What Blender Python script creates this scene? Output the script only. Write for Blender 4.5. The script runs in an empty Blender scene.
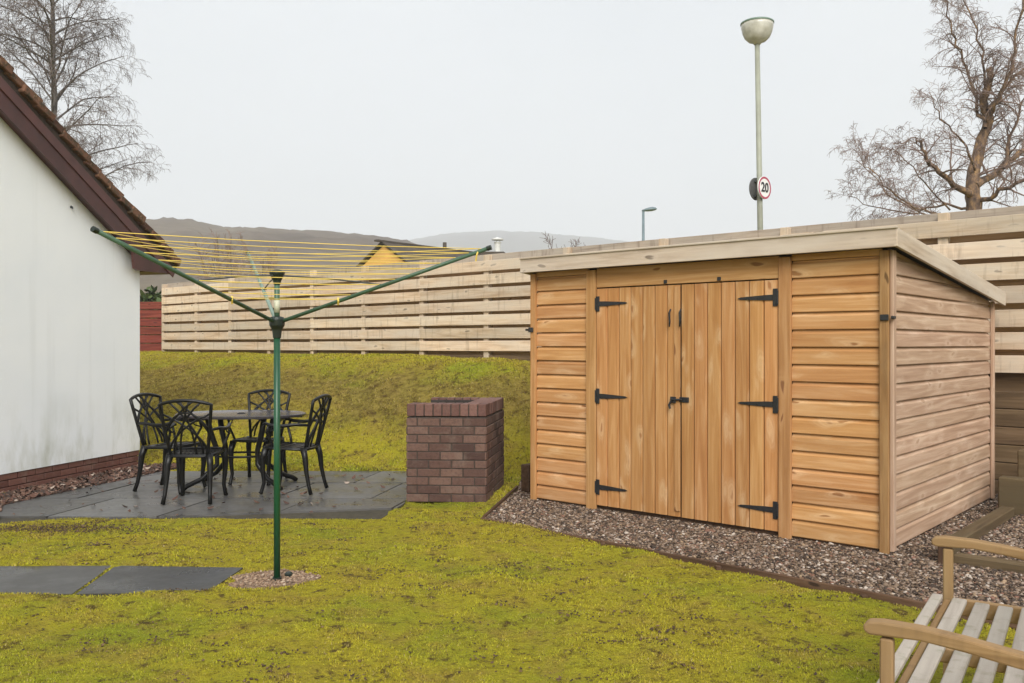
import bpy, math, random
import numpy as np
from mathutils import Vector, Matrix

random.seed(7)
RNG = np.random.default_rng(11)
scene = bpy.context.scene
COL = scene.collection
PI = math.pi
R = math.radians
F, CX, CY, H = 880.0, 512.0, 344.0, 1.42        # focal length in pixels, principal column, horizon row, eye height


def at(px, py, D):
    return Vector(((px - CX) / F * D, D, H + (CY - py) / F * D))


def ground(px, py, z=0.0):
    D = (H - z) * F / (py - CY)
    return Vector(((px - CX) / F * D, D, z))


# ------------------------------------------------------------------ objects
def tag(o, label=None, cat=None, group=None, kind=None):
    if label: o['label'] = label
    if cat: o['category'] = cat
    if group: o['group'] = group
    if kind: o['kind'] = kind
    return o


def thing(name, label, cat, loc=(0, 0, 0), rz=0.0, group=None):
    o = bpy.data.objects.new(name, None)
    o.empty_display_size = 0.2
    COL.objects.link(o)
    o.location = loc
    o.rotation_euler = (0, 0, rz)
    return tag(o, label, cat, group)


def frame_of(o):
    m = Matrix.Identity(4)
    while o is not None:
        m = (Matrix.Translation(o.location) @ o.rotation_euler.to_matrix().to_4x4()) @ m
        o = o.parent
    return m


def mesh_obj(name, V, Fc, mat, parent=None, smooth=False, rnd=None, gco=None, local=False, origin=None):
    V = np.asarray(V, dtype=np.float64).reshape(-1, 3)
    if parent is not None and not local:
        inv = np.array(frame_of(parent).inverted())
        V = V @ inv[:3, :3].T + inv[:3, 3]
    if origin is not None:
        V = V - np.array(origin)
    me = bpy.data.meshes.new(name)
    if isinstance(Fc, np.ndarray):
        n, k = Fc.shape
        me.vertices.add(len(V)); me.vertices.foreach_set('co', V.astype(np.float32).ravel())
        me.loops.add(n * k); me.loops.foreach_set('vertex_index', Fc.astype(np.int32).ravel())
        me.polygons.add(n); me.polygons.foreach_set('loop_start', np.arange(0, n * k, k, dtype=np.int32))
        me.update(calc_edges=True)
    else:
        me.from_pydata(V.tolist(), [], Fc)
    if rnd is not None:
        a = me.attributes.new('rnd', 'FLOAT', 'POINT'); a.data.foreach_set('value', np.asarray(rnd, np.float32))
    if gco is not None:
        a = me.attributes.new('gco', 'FLOAT_VECTOR', 'POINT'); a.data.foreach_set('vector', np.asarray(gco, np.float32).ravel())
    if smooth:
        me.polygons.foreach_set('use_smooth', np.ones(len(me.polygons), bool))
    me.validate()
    me.materials.append(mat)
    o = bpy.data.objects.new(name, me)
    COL.objects.link(o)
    if parent is not None: o.parent = parent
    if origin is not None: o.location = origin
    return o


def dup(root, loc, rz, label=None):
    r = root.copy(); COL.objects.link(r); r.location = loc; r.rotation_euler = (0, 0, rz)
    if label: r['label'] = label
    for ch in list(root.children):
        c = ch.copy(); COL.objects.link(c); c.parent = r
        for g in list(ch.children):
            d = g.copy(); COL.objects.link(d); d.parent = c
    return r


# ------------------------------------------------------------------ mesh builder
_CB = None


def cb_topology():
    global _CB
    if _CB: return _CB
    idx, keys = {}, []
    for sx in (-1, 1):
        for sy in (-1, 1):
            for sz in (-1, 1):
                for k in range(3):
                    idx[(sx, sy, sz, k)] = len(keys); keys.append((sx, sy, sz, k))
    faces = []
    for k in range(3):
        i, j = [a for a in range(3) if a != k]
        for s in (-1, 1):
            f = []
            for (p, q) in ((-1, -1), (1, -1), (1, 1), (-1, 1)):
                sg = [0, 0, 0]; sg[k] = s; sg[i] = p; sg[j] = q
                f.append(idx[(*sg, k)])
            faces.append(f)
    for k in range(3):                       # edges running along axis k
        i, j = [a for a in range(3) if a != k]
        for p in (-1, 1):
            for q in (-1, 1):
                a = [0, 0, 0]; a[i] = p; a[j] = q
                lo = list(a); lo[k] = -1; hi = list(a); hi[k] = 1
                faces.append([idx[(*lo, i)], idx[(*hi, i)], idx[(*hi, j)], idx[(*lo, j)]])
    for sx in (-1, 1):
        for sy in (-1, 1):
            for sz in (-1, 1):
                faces.append([idx[(sx, sy, sz, k)] for k in range(3)])
    unit = np.array([[sx, sy, sz] for (sx, sy, sz, k) in keys], float)
    free = np.array([[0.0 if a == k else 1.0 for a in range(3)] for (_, _, _, k) in keys])
    P = unit * (1 - 0.2 * free)
    out = []
    for f in faces:
        c = P[f].mean(0); n = np.cross(P[f[1]] - P[f[0]], P[f[2]] - P[f[0]])
        out.append(f if n.dot(c) > 0 else f[::-1])
    _CB = (unit, free, out)
    return _CB


class MB:
    def __init__(self):
        self.v, self.f, self.r, self.g, self.n = [], [], [], [], 0

    def add(self, V, Fc, rnd=None, g=None):
        V = np.asarray(V, float).reshape(-1, 3)
        self.v.append(V)
        self.f.extend([[i + self.n for i in f] for f in Fc])
        rnd = random.random() if rnd is None else rnd
        self.r.append(np.full(len(V), rnd))
        self.g.append(V.copy() if g is None else np.asarray(g, float))
        self.n += len(V)

    def cbox(self, c, size, rot=None, ch=0.003, grain=0, rnd=None):
        unit, free, faces = cb_topology()
        h = np.array(size, float) / 2
        ch = min(ch, h.min() * 0.45)
        L = unit * (h - ch * free)
        M = np.eye(3) if rot is None else np.asarray(rot, float)
        order = [grain] + [a for a in range(3) if a != grain]
        g = L[:, order] + np.array([random.uniform(-40, 40), random.uniform(-40, 40), random.uniform(-40, 40)])
        self.add(L @ M.T + np.array(c, float), faces, rnd, g)

    def bar(self, p, q, w, t, up=(0, 0, 1), ch=0.003, rnd=None):
        """beam from p to q, width w across, thickness t along up"""
        p, q = Vector(p), Vector(q)
        x = (q - p); L = x.length; x.normalize()
        z = Vector(up); z = (z - x * z.dot(x)).normalized(); y = z.cross(x)
        self.cbox((p + q) / 2, (L, w, t), np.array([x, y, z]).T, ch, 0, rnd)

    def tube(self, pts, rad, k=8, cap=True, rnd=None, squash=None):
        pts = [Vector(p) for p in pts]
        n = len(pts)
        if not hasattr(rad, '__len__'): rad = [rad] * n
        t0 = (pts[1] - pts[0]).normalized()
        nrm = t0.orthogonal().normalized()
        V = []; prev = t0; acc = 0; G = []
        off = random.uniform(-30, 30)
        for i in range(n):
            t = (pts[min(i + 1, n - 1)] - pts[max(i - 1, 0)]).normalized()
            q = prev.rotation_difference(t); nrm = q @ nrm; prev = t
            b = t.cross(nrm)
            if i: acc += (pts[i] - pts[i - 1]).length
            for j in range(k):
                a = 2 * PI * j / k
                d = nrm * math.cos(a) + b * math.sin(a)
                V.append(pts[i] + d * rad[i]); G.append((acc + off, math.cos(a) * rad[i], math.sin(a) * rad[i]))
        Fc = [[i * k + j, i * k + (j + 1) % k, (i + 1) * k + (j + 1) % k, (i + 1) * k + j] for i in range(n - 1) for j in range(k)]
        if cap:
            Fc.append(list(range(k))[::-1]); Fc.append([(n - 1) * k + j for j in range(k)])
        self.add([tuple(v) for v in V], Fc, rnd, G)

    def lathe(self, c, prof, k=24, axis=None, rnd=None):
        """prof: list of (radius, height)"""
        M = np.eye(3) if axis is None else np.array(Vector((0, 0, 1)).rotation_difference(Vector(axis).normalized()).to_matrix())
        V = []
        for (r_, z) in prof:
            for j in range(k):
                a = 2 * PI * j / k
                V.append((r_ * math.cos(a), r_ * math.sin(a), z))
        n = len(prof)
        Fc = [[i * k + j, i * k + (j + 1) % k, (i + 1) * k + (j + 1) % k, (i + 1) * k + j] for i in range(n - 1) for j in range(k)]
        Fc.append(list(range(k))[::-1]); Fc.append([(n - 1) * k + j for j in range(k)])
        self.add(np.array(V) @ M.T + np.array(c, float), Fc, rnd)

    def prism(self, outline, o, ex, ey, ez, thick, rnd=None, grain=0):
        """outline in the (ex, ey) plane extruded from -thick/2 to thick/2 along ez"""
        o, ex, ey, ez = Vector(o), Vector(ex), Vector(ey), Vector(ez)
        n = len(outline); V = []; G = []
        off = [random.uniform(-40, 40) for _ in range(3)]
        for s in (-0.5, 0.5):
            for (a, b) in outline:
                V.append(o + ex * a + ey * b + ez * (s * thick))
                G.append(((a, b)[grain] + off[0], (a, b)[1 - grain] + off[1], s * thick + off[2]))
        area = sum(outline[i][0] * outline[(i + 1) % n][1] - outline[(i + 1) % n][0] * outline[i][1] for i in range(n))
        flip = (area < 0) != (ex.cross(ey).dot(ez) < 0)
        Fc = [list(range(n))[::-1], [n + i for i in range(n)]] + [[i, (i + 1) % n, n + (i + 1) % n, n + i] for i in range(n)]
        if flip: Fc = [f[::-1] for f in Fc]
        self.add([tuple(v) for v in V], Fc, rnd, G)

    def build(self, name, mat, parent=None, smooth=False, local=False, origin=None):
        return mesh_obj(name, np.concatenate(self.v), self.f, mat, parent, smooth,
                        np.concatenate(self.r), np.concatenate(self.g), local, origin)


def auto_smooth(o, angle=40):
    me = o.data
    me.polygons.foreach_set('use_smooth', np.ones(len(me.polygons), bool))
    me.set_sharp_from_angle(angle=R(angle))
    return o


# ------------------------------------------------------------------ materials
class NT:
    def __init__(self, name):
        self.m = bpy.data.materials.new(name); self.m.use_nodes = True
        self.t = self.m.node_tree; self.b = self.t.nodes['Principled BSDF']

    def n(self, typ, **kw):
        nd = self.t.nodes.new('ShaderNode' + typ)
        for k, v in kw.items(): setattr(nd, k, v)
        return nd

    def l(self, a, b): self.t.links.new(a, b)

    def val(self, s, v):
        if hasattr(v, 'is_output'): self.l(v, s)
        else: s.default_value = v

    def attr(self, name, out='Vector'):
        return self.n('Attribute', attribute_name=name).outputs[out]

    def pos(self): return self.n('NewGeometry').outputs['Position']

    def mapping(self, vec, scale):
        m = self.n('Mapping'); self.l(vec, m.inputs['Vector']); m.inputs['Scale'].default_value = scale
        return m.outputs['Vector']

    def noise(self, vec, scale, detail=4, rough=0.55, dist=0.0):
        n = self.n('TexNoise'); self.l(vec, n.inputs['Vector'])
        n.inputs['Scale'].default_value = scale; n.inputs['Detail'].default_value = detail
        n.inputs['Roughness'].default_value = rough; n.inputs['Distortion'].default_value = dist
        return n.outputs['Fac']

    def ramp(self, fac, stops):
        r = self.n('ValToRGB'); self.l(fac, r.inputs['Fac'])
        e = r.color_ramp.elements
        while len(e) < len(stops): e.new(0.5)
        for el, (p, c) in zip(e, stops):
            el.position = p; el.color = (*c, 1) if len(c) == 3 else c
        return r.outputs['Color']

    def step(self, fac, a, b):
        m = self.n('MapRange'); self.l(fac, m.inputs['Value'])
        m.inputs['From Min'].default_value = a; m.inputs['From Max'].default_value = b
        m.inputs['To Min'].default_value = 0; m.inputs['To Max'].default_value = 1
        m.clamp = True
        return m.outputs['Result']

    def math(self, op, a, b=0.0):
        m = self.n('Math', operation=op); self.val(m.inputs[0], a); self.val(m.inputs[1], b)
        return m.outputs[0]

    def mix(self, fac, a, b, mode='MIX'):
        m = self.n('Mix', data_type='RGBA', blend_type=mode)
        self.val(m.inputs[0], fac)
        for s, v in ((m.inputs[6], a), (m.inputs[7], b)):
            if isinstance(v, (tuple, list)): s.default_value = (*v, 1) if len(v) == 3 else v
            else: self.l(v, s)
        return m.outputs[2]

    def hsv(self, col, h=0.5, s=1.0, v=1.0):
        m = self.n('HueSaturation')
        self.val(m.inputs['Hue'], h); self.val(m.inputs['Saturation'], s); self.val(m.inputs['Value'], v)
        self.l(col, m.inputs['Color'])
        return m.outputs['Color']

    def bump(self, height, strength=0.3, dist=0.01):
        b = self.n('Bump'); self.l(height, b.inputs['Height'])
        b.inputs['Strength'].default_value = strength; b.inputs['Distance'].default_value = dist
        self.l(b.outputs['Normal'], self.b.inputs['Normal'])

    def done(self, col=None, rough=0.6, metal=0.0, spec=None):
        if col is not None:
            if isinstance(col, (tuple, list)): self.b.inputs['Base Color'].default_value = (*col, 1)
            else: self.l(col, self.b.inputs['Base Color'])
        self.val(self.b.inputs['Roughness'], rough); self.val(self.b.inputs['Metallic'], metal)
        if spec is not None: self.b.inputs['Specular IOR Level'].default_value = spec
        return self.m


def wood(name, base, dark, light, vary=0.25, knots=True, grey=None, rough=0.75, stain=None, huevar=0.007, knotcol=None, growth=1.0, halo_amt=0.8, halocol=None):
    """sawn timber: grain along gco.x, board to board change from rnd"""
    t = NT(name)
    g = t.attr('gco'); rn = t.attr('rnd', 'Fac')
    fine = t.noise(t.mapping(g, (2.0, 50, 50)), 1.0, 4, 0.65)
    band = t.noise(t.mapping(g, (0.9, 16, 16)), 1.0, 4, 0.55, 1.2 * growth)
    col = t.ramp(band, [(0.28, dark), (0.5, base), (0.72, light)])
    col = t.mix(t.math('MULTIPLY', t.step(fine, 0.50, 0.70), 0.5), col, dark)
    if knots:
        wv = t.noise(t.mapping(g, (3.0, 10.0, 10.0)), 1.0, 2, 0.5)
        gm = t.n('VectorMath', operation='MULTIPLY_ADD'); t.l(t.mapping(g, (2.7, 8.0, 8.0)), gm.inputs[0]); gm.inputs[1].default_value = (1, 1, 1)
        t.l(wv, gm.inputs[2])
        v = t.n('TexVoronoi'); t.l(gm.outputs[0], v.inputs['Vector']); v.inputs['Scale'].default_value = 1.0
        kd = v.outputs['Distance']
        halo = t.math('SUBTRACT', 1.0, t.step(kd, 0.14, 0.40))
        swirl = t.n('Math', operation='SINE'); t.l(t.math('MULTIPLY', kd, 70.0), swirl.inputs[0])
        hl = t.math('MULTIPLY', halo, t.math('ADD', 0.55, t.math('MULTIPLY', swirl.outputs[0], 0.15)))
        core = t.math('SUBTRACT', 1.0, t.step(kd, 0.09, 0.14))
        col = t.mix(t.math('MULTIPLY', hl, halo_amt), col, halocol or light)
        col = t.mix(t.math('MULTIPLY', core, 0.85), col, knotcol or tuple(c * 0.5 for c in dark))
    if grey is not None:
        big = t.noise(t.mapping(g, (0.8, 3, 3)), 1.3, 4, 0.6)
        col = t.mix(t.step(big, 0.35, 0.7), col, grey)
    if stain is not None:
        st = t.noise(t.mapping(t.pos(), (14, 14, 2.0)), 1.0, 3, 0.6)
        col = t.mix(t.math('MULTIPLY', t.step(st, 0.56, 0.70), 0.42), col, stain)
    v = t.math('ADD', 1 - vary * 0.5, t.math('MULTIPLY', rn, vary))
    hshift = t.math('ADD', 0.5 - huevar / 2, t.math('MULTIPLY', t.math('FRACT', t.math('MULTIPLY', rn, 7.31)), huevar))
    col = t.hsv(col, hshift, 1.0, v)
    t.bump(t.math('ADD', t.math('MULTIPLY', fine, 0.6), band), 0.25, 0.004)
    return t.done(col, rough, spec=0.3)


M = {}
M['shed_wood'] = wood('shed_wood', (.500, .262, .104), (.405, .188, .066), (.60, .355, .175), 0.26, halocol=(.70, .48, .28), knotcol=(.26, .11, .035))
M['door_wood'] = wood('door_wood', (.470, .232, .084), (.365, .160, .050), (.57, .325, .145), 0.26, halocol=(.70, .49, .29), knotcol=(.32, .14, .05))
M['shed_trim'] = wood('shed_trim', (.44, .228, .088), (.34, .162, .055), (.54, .315, .145), 0.16, knotcol=(.20, .08, .03))
M['corner_wood'] = wood('corner_wood', (.31, .165, .066), (.21, .105, .038), (.40, .235, .105), 0.1, stain=(.15, .085, .04))
M['side_wood'] = wood('side_wood', (.425, .285, .195), (.325, .205, .132), (.55, .405, .295), 0.16, halo_amt=.6, halocol=(.64, .50, .385), knotcol=(.36, .23, .15))
M['fascia_wood'] = wood('fascia_wood', (.47, .375, .285), (.30, .225, .165), (.58, .49, .395), 0.14, grey=(.54, .475, .40))
M['fence_wood'] = wood('fence_wood', (.63, .475, .325), (.43, .295, .18), (.75, .61, .455), 0.38, grey=(.58, .50, .40), stain=(.25, .18, .12), knotcol=(.13, .09, .06))
M['fence_top'] = wood('fence_top', (.40, .32, .25), (.22, .165, .125), (.50, .42, .34), 0.22, grey=(.39, .34, .285), stain=(.12, .085, .065), knotcol=(.06, .045, .035))
M['fence_rear_shaded'] = wood('fence_rear_shaded', (.40, .25, .125), (.27, .16, .075), (.50, .34, .19), 0.3)  # rear boards browner and darker: shade of the gaps put into the colour
M['fence_dark'] = wood('fence_dark', (.145, .092, .048), (.085, .053, .028), (.21, .14, .08), 0.3)
M['sleeper'] = wood('sleeper', (.125, .083, .042), (.065, .042, .022), (.19, .135, .07), 0.3, grey=(.115, .085, .046))
M['edge_board'] = wood('edge_board', (.085, .045, .024), (.045, .024, .013), (.13, .075, .045), 0.3)
M['red_fence'] = wood('red_fence', (.17, .035, .022), (.10, .02, .014), (.25, .06, .04), 0.25)
M['bench_wood'] = wood('bench_wood', (.31, .185, .078), (.20, .110, .042), (.41, .27, .135), 0.18, knots=False, grey=(.30, .20, .10), stain=(.16, .10, .05))
M['bench_slat'] = wood('bench_slat', (.39, .335, .285), (.25, .205, .17), (.51, .455, .40), 0.2, knots=False, grey=(.42, .385, .335), stain=(.20, .195, .115))


def plain(name, col, rough=0.5, metal=0.0, nv=0.25, scale=6.0, bump=0.0, bscale=200, spec=None):
    t = NT(name)
    p = t.n('TexCoord').outputs['Object']
    n = t.noise(p, scale, 5, 0.6)
    dark = tuple(c * (1 - nv) for c in col); lite = tuple(min(1, c * (1 + nv)) for c in col)
    c = t.ramp(n, [(0.3, dark), (0.7, lite)])
    if bump: t.bump(t.noise(p, bscale, 3), bump, 0.003)
    return t.done(c, rough, metal, spec)


M['black_metal'] = plain('black_metal', (.005, .005, .0055), 0.36, 0.0, .3, 30, .3, 150, .32)
M['hinge_black'] = plain('hinge_black', (.014, .014, .016), 0.5, 0.0, .4, 60, .3, 300)
M['green_pole'] = plain('green_pole', (.008, .070, .030), 0.35, 0.0, .15, 8)
M['green_arm'] = plain('green_arm', (.055, .115, .07), 0.4, 0.0, .2, 12)
M['arm_metal'] = plain('arm_metal', (.20, .28, .24), 0.4, 0.0, .15, 12)
M['dark_plastic'] = plain('dark_plastic', (.010, .018, .014), 0.45, 0, .2, 20)
M['strut'] = plain('strut', (.05, .055, .055), 0.5, 0, .2, 20)
M['yellow_line'] = plain('yellow_line', (.82, .60, .12), 0.5, 0, .12, 5)
M['sticker'] = plain('sticker', (.50, .50, .38), 0.5, 0, .15, 60)
M['lamp_post'] = plain('lamp_post', (.30, .31, .25), 0.55, 0.0, .2, 3)
M['lamp_cap'] = plain('lamp_cap', (.16, .24, .19), 0.5, 0, .2, 10)
M['lamp_grey'] = plain('lamp_grey', (.14, .19, .21), 0.5, 0, .15, 4)
M['sign_white'] = plain('sign_white', (.78, .78, .77), 0.4, 0, .04, 5)
M['sign_red'] = plain('sign_red', (.42, .05, .10), 0.4, 0, .1, 5)
M['sign_black'] = plain('sign_black', (.012, .012, .014), 0.4, 0, .1, 5)
M['sign_back'] = plain('sign_back', (.10, .10, .10), 0.6, 0, .25, 20)
M['barge'] = plain('barge', (.060, .017, .014), 0.42, 0, .35, 3)
M['barge_light'] = plain('barge_light', (.085, .027, .023), 0.4, 0, .3, 3)
M['felt'] = plain('felt', (.07, .065, .06), 0.9, 0, .3, 20, .4, 200)
M['roof_dark'] = plain('roof_dark', (.06, .045, .035), 0.8, 0, .3, 2)
M['far_yellow'] = plain('far_yellow', (.66, .37, .10), 0.7, 0, .12, 2)
M['flue'] = plain('flue', (.62, .62, .60), 0.5, 0, .08, 5)
M['window_dark'] = plain('window_dark', (.05, .06, .07), 0.15, 0, .2, 5)
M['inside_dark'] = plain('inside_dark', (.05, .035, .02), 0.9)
M['soot_shade'] = plain('soot_shade', (.035, .028, .025), 0.95, 0, .4, 12)  # hearth soot, and the shade painted on the barbecue's inner walls
M['twig'] = plain('twig', (.165, .13, .12), 0.9, 0, .25, 1.0)
M['twig_red'] = plain('twig_red', (.235, .165, .14), 0.9, 0, .25, 1.0)
M['asphalt'] = plain('asphalt', (.05, .05, .05), 0.9, 0, .3, 1.5)
M['clod'] = plain('clod', (.11, .06, .035), 0.95, 0, .5, 25, .6, 60)


def bark(name, a, b, c):
    t = NT(name); p = t.n('TexCoord').outputs['Object']
    n = t.noise(t.mapping(p, (9, 9, 5)), 1.0, 5, 0.65)
    col = t.ramp(n, [(0.3, a), (0.5, b), (0.68, c)])
    t.bump(n, 0.6, 0.03)
    return t.done(col, 0.9)


M['bark_right'] = bark('bark_right', (.038, .027, .022), (.135, .085, .055), (.36, .22, .10))
M['bark_left'] = bark('bark_left', (.05, .045, .042), (.11, .095, .088), (.17, .15, .14))


def brick_mat(name, a, b, c, bloom=(.24, .195, .155)):
    t = NT(name); rn = t.attr('rnd', 'Fac'); p = t.pos()
    col = t.ramp(rn, [(0.0, a), (0.5, b), (1.0, c)])
    n = t.noise(p, 45, 4, 0.7)
    col = t.mix(t.math('MULTIPLY', t.step(n, 0.45, 0.75), 0.55), col, tuple(x * 0.45 for x in a))
    col = t.mix(t.math('MULTIPLY', t.step(t.noise(p, 5, 6, 0.7), 0.52, 0.72), 0.36), col, bloom)
    t.bump(n, 0.5, 0.004)
    return t.done(col, 0.85)


M['brick'] = brick_mat('brick', (.060, .028, .022), (.108, .055, .042), (.150, .084, .064))
M['rim_brick'] = brick_mat('rim_brick', (.10, .045, .037), (.15, .073, .058), (.20, .105, .085))
M['plinth_brick'] = brick_mat('plinth_brick', (.120, .045, .033), (.150, .057, .041), (.18, .075, .055))
M['mortar'] = plain('mortar', (.050, .036, .029), 0.95, 0, .35, 30, .4, 200)
M['mortar_red'] = plain('mortar_red', (.125, .055, .042), 0.95, 0, .35, 30, .4, 200)


def render_mat():
    t = NT('white_render'); p = t.pos()
    n = t.noise(p, 1.3, 5, 0.6)
    col = t.ramp(n, [(0.3, (.81, .84, .87)), (0.7, (.865, .885, .90))])
    sp = t.n('SeparateXYZ'); t.l(p, sp.inputs[0])
    low = t.math('SUBTRACT', 1.0, t.step(sp.outputs['Z'], 0.18, 0.95))
    streak = t.step(t.noise(t.mapping(p, (3.2, 3.2, 1.1)), 1.0, 5, 0.62), 0.46, 0.72)
    col = t.mix(t.math('MULTIPLY', t.math('MULTIPLY', low, streak), 0.9), col, (.40, .41, .31))
    drip = t.step(t.noise(t.mapping(p, (7.0, 7.0, 0.35)), 1.0, 3, 0.5), 0.60, 0.78)
    col = t.mix(t.math('MULTIPLY', drip, 0.16), col, (.45, .46, .44))
    t.bump(t.noise(p, 130, 3, 0.6), 0.35, 0.006)
    return t.done(col, 0.9)


M['white_render'] = render_mat()


def tile_mat():
    t = NT('roof_tile'); p = t.pos(); rn = t.attr('rnd', 'Fac')
    col = t.ramp(rn, [(0, (.085, .035, .020)), (.5, (.125, .055, .031)), (1, (.17, .082, .047))])
    n = t.noise(p, 14, 5, 0.7)
    col = t.mix(t.step(n, 0.46, 0.62), col, (.045, .034, .018))
    col = t.mix(t.step(t.noise(p, 30, 3, 0.6), 0.6, 0.72), col, (.27, .17, .10))
    t.bump(n, 0.6, 0.01)
    return t.done(col, 0.9)


M['roof_tile'] = tile_mat()


def lawn_colour(t, p, tint=None):
    a = t.noise(p, 0.85, 4, 0.6)
    b = t.noise(p, 3.6, 5, 0.65, 0.4)
    c = t.noise(p, 16, 4, 0.65)
    e = t.noise(p, 9.5, 6, 0.75, 0.3)
    col = t.ramp(a, [(0.30, (.415, .335, .036)), (0.47, (.450, .395, .032)), (0.66, (.315, .340, .028))])
    col = t.mix(t.math('MULTIPLY', t.step(b, 0.48, 0.68), 0.65), col, (.375, .265, .060))     # dry, thatchy moss
    col = t.mix(t.math('MULTIPLY', t.step(c, 0.52, 0.70), 0.55), col, (.180, .135, .016))
    col = t.mix(t.math('MULTIPLY', t.step(e, 0.55, 0.635), 0.90), col, (.105, .066, .028))     # bare, dead bits
    k = t.noise(p, 34, 4, 0.7)
    col = t.mix(t.math('MULTIPLY', t.step(k, 0.58, 0.68), 0.58), col, (.110, .082, .014))
    # brown band of old grass halfway up the bank
    sp = t.n('SeparateXYZ'); t.l(p, sp.inputs[0])
    z = t.math('ADD', sp.outputs['Z'], t.math('MULTIPLY', t.math('SUBTRACT', a, 0.5), 1.1))
    up = t.math('MULTIPLY', t.step(z, 0.20, 0.60), t.math('SUBTRACT', 1.0, t.step(z, 0.92, 1.2)))
    brown = t.mix(t.step(e, 0.40, 0.58), (.330, .240, .072), (.135, .084, .028))
    col = t.mix(t.math('MULTIPLY', up, 0.74), col, brown)
    return col, c


def lawn_mat():
    t = NT('moss_lawn'); p = t.pos()
    col, c = lawn_colour(t, p)
    col = t.hsv(col, 0.5, 1.0, 0.85)
    f = t.noise(p, 60, 4, 0.7)
    t.bump(t.math('ADD', t.math('MULTIPLY', c, 1.5), f), 1.0, 0.035)
    return t.done(col, 0.95, spec=0.1)


def blade_mat():
    t = NT('moss_blades'); p = t.pos(); rn = t.attr('rnd', 'Fac')
    col, c = lawn_colour(t, p)
    col = t.hsv(col, t.math('ADD', 0.487, t.math('MULTIPLY', t.math('FRACT', t.math('MULTIPLY', rn, 5.7)), 0.030)),
                1.0, t.math('ADD', 0.75, t.math('MULTIPLY', rn, 0.42)))
    r2 = t.math('FRACT', t.math('MULTIPLY', rn, 13.37))
    col = t.mix(t.math('GREATER_THAN', r2, 0.94), col, (.40, .31, .13))
    col = t.mix(t.math('LESS_THAN', r2, 0.13), col, (.075, .050, .020))
    m = t.done(col, 0.8, spec=0.12)
    return m


M['lawn'] = lawn_mat(); M['blades'] = blade_mat()


def slab_mat(name='wet_slab', k=1.0):
    t = NT(name); p = t.pos(); rn = t.attr('rnd', 'Fac')
    n = t.noise(p, 3.0, 5, 0.6); f = t.noise(p, 40, 4, 0.7)
    col = t.ramp(n, [(0.3, (.030, .030, .031)), (0.7, (.070, .068, .066))])
    col = t.mix(t.math('MULTIPLY', t.step(f, 0.5, 0.8), 0.4), col, (.085, .08, .072))
    col = t.mix(t.math('MULTIPLY', t.step(t.noise(p, 1.1, 4), 0.55, 0.7), 0.30), col, (.055, .049, .038))
    col = t.hsv(col, 0.5, 1, t.math('ADD', 0.75 * k, t.math('MULTIPLY', rn, 0.55 * k)))
    t.bump(t.math('ADD', f, t.math('MULTIPLY', n, 3)), 0.12, 0.004)
    r = t.math('ADD', 0.22, t.math('MULTIPLY', t.step(n, 0.35, 0.65), 0.33))
    return t.done(col, r, spec=0.4)


M['slab'] = slab_mat()
M['patio'] = slab_mat('wet_patio', 1.75)
M['joint'] = plain('joint', (.05, .042, .026), 0.95, 0, .4, 20, .5, 80)


def stone_mat(name, stops):
    t = NT(name); rn = t.attr('rnd', 'Fac'); p = t.pos()
    r = t.n('ValToRGB'); t.l(rn, r.inputs['Fac'])
    r.color_ramp.interpolation = 'CONSTANT'
    e = r.color_ramp.elements
    while len(e) < len(stops): e.new(0.5)
    for el, (q, c) in zip(e, stops): el.position = q; el.color = (*c, 1)
    col = t.hsv(r.outputs['Color'], 0.5, 1.0, t.math('ADD', 0.7, t.math('MULTIPLY', t.noise(p, 70, 3), 0.6)))
    return t.done(col, 0.7, spec=0.25)


M['stone'] = stone_mat('stone', [(0, (.050, .034, .025)), (.20, (.125, .082, .054)), (.42, (.195, .138, .096)),
                                 (.60, (.065, .048, .038)), (.72, (.28, .212, .168)), (.85, (.20, .105, .072)), (.90, (.44, .375, .32)), (.955, (.32, .225, .145))])
M['stone_pale'] = stone_mat('stone_pale', [(0, (.26, .17, .11)), (.3, (.33, .235, .16)), (.6, (.20, .13, .088)), (.88, (.42, .33, .25)), (.95, (.11, .08, .06))])
M['strip_litter'] = stone_mat('strip_litter', [(0, (.115, .058, .042)), (.3, (.075, .042, .032)), (.5, (.155, .088, .062)), (.7, (.05, .034, .028)), (.88, (.22, .145, .11)), (.97, (.36, .29, .24))])
M['leaf'] = stone_mat('leaf', [(0, (.055, .033, .019)), (.35, (.095, .056, .030)), (.6, (.040, .026, .017)), (.80, (.15, .09, .045)), (.994, (.55, .45, .30))])
M['crumb'] = stone_mat('crumb', [(0, (.060, .038, .020)), (.4, (.105, .066, .032)), (.75, (.040, .027, .016)), (.90, (.17, .115, .06))])
M['soil'] = plain('soil', (.075, .052, .042), 0.95, 0, .5, 25, .6, 90)
M['soil_pale'] = plain('soil_pale', (.22, .15, .10), 0.95, 0, .4, 25, .6, 90)


def hill_mat(name, a, b, c, s):
    t = NT(name); p = t.pos()
    n = t.noise(p, s, 5, 0.65)
    n2 = t.noise(p, s * 9, 3, 0.6)
    col = t.ramp(n, [(0.32, a), (0.5, b), (0.68, c)])
    col = t.mix(t.math('MULTIPLY', t.step(n2, 0.4, 0.7), 0.5), col, a)
    return t.done(col, 1.0, spec=0.0)


M['hill_near'] = hill_mat('hill_near', (.072, .054, .042), (.125, .096, .072), (.160, .132, .095), .018)
M['hill_far'] = hill_mat('hill_far', (.07, .06, .05), (.11, .10, .085), (.14, .14, .11), .006)


def shrub_mat(name, a, b):
    t = NT(name); rn = t.attr('rnd', 'Fac')
    return t.done(t.ramp(rn, [(0, a), (1, b)]), 0.6, spec=0.3)


M['shrub'] = shrub_mat('shrub', (.03, .055, .015), (.085, .12, .035))


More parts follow.
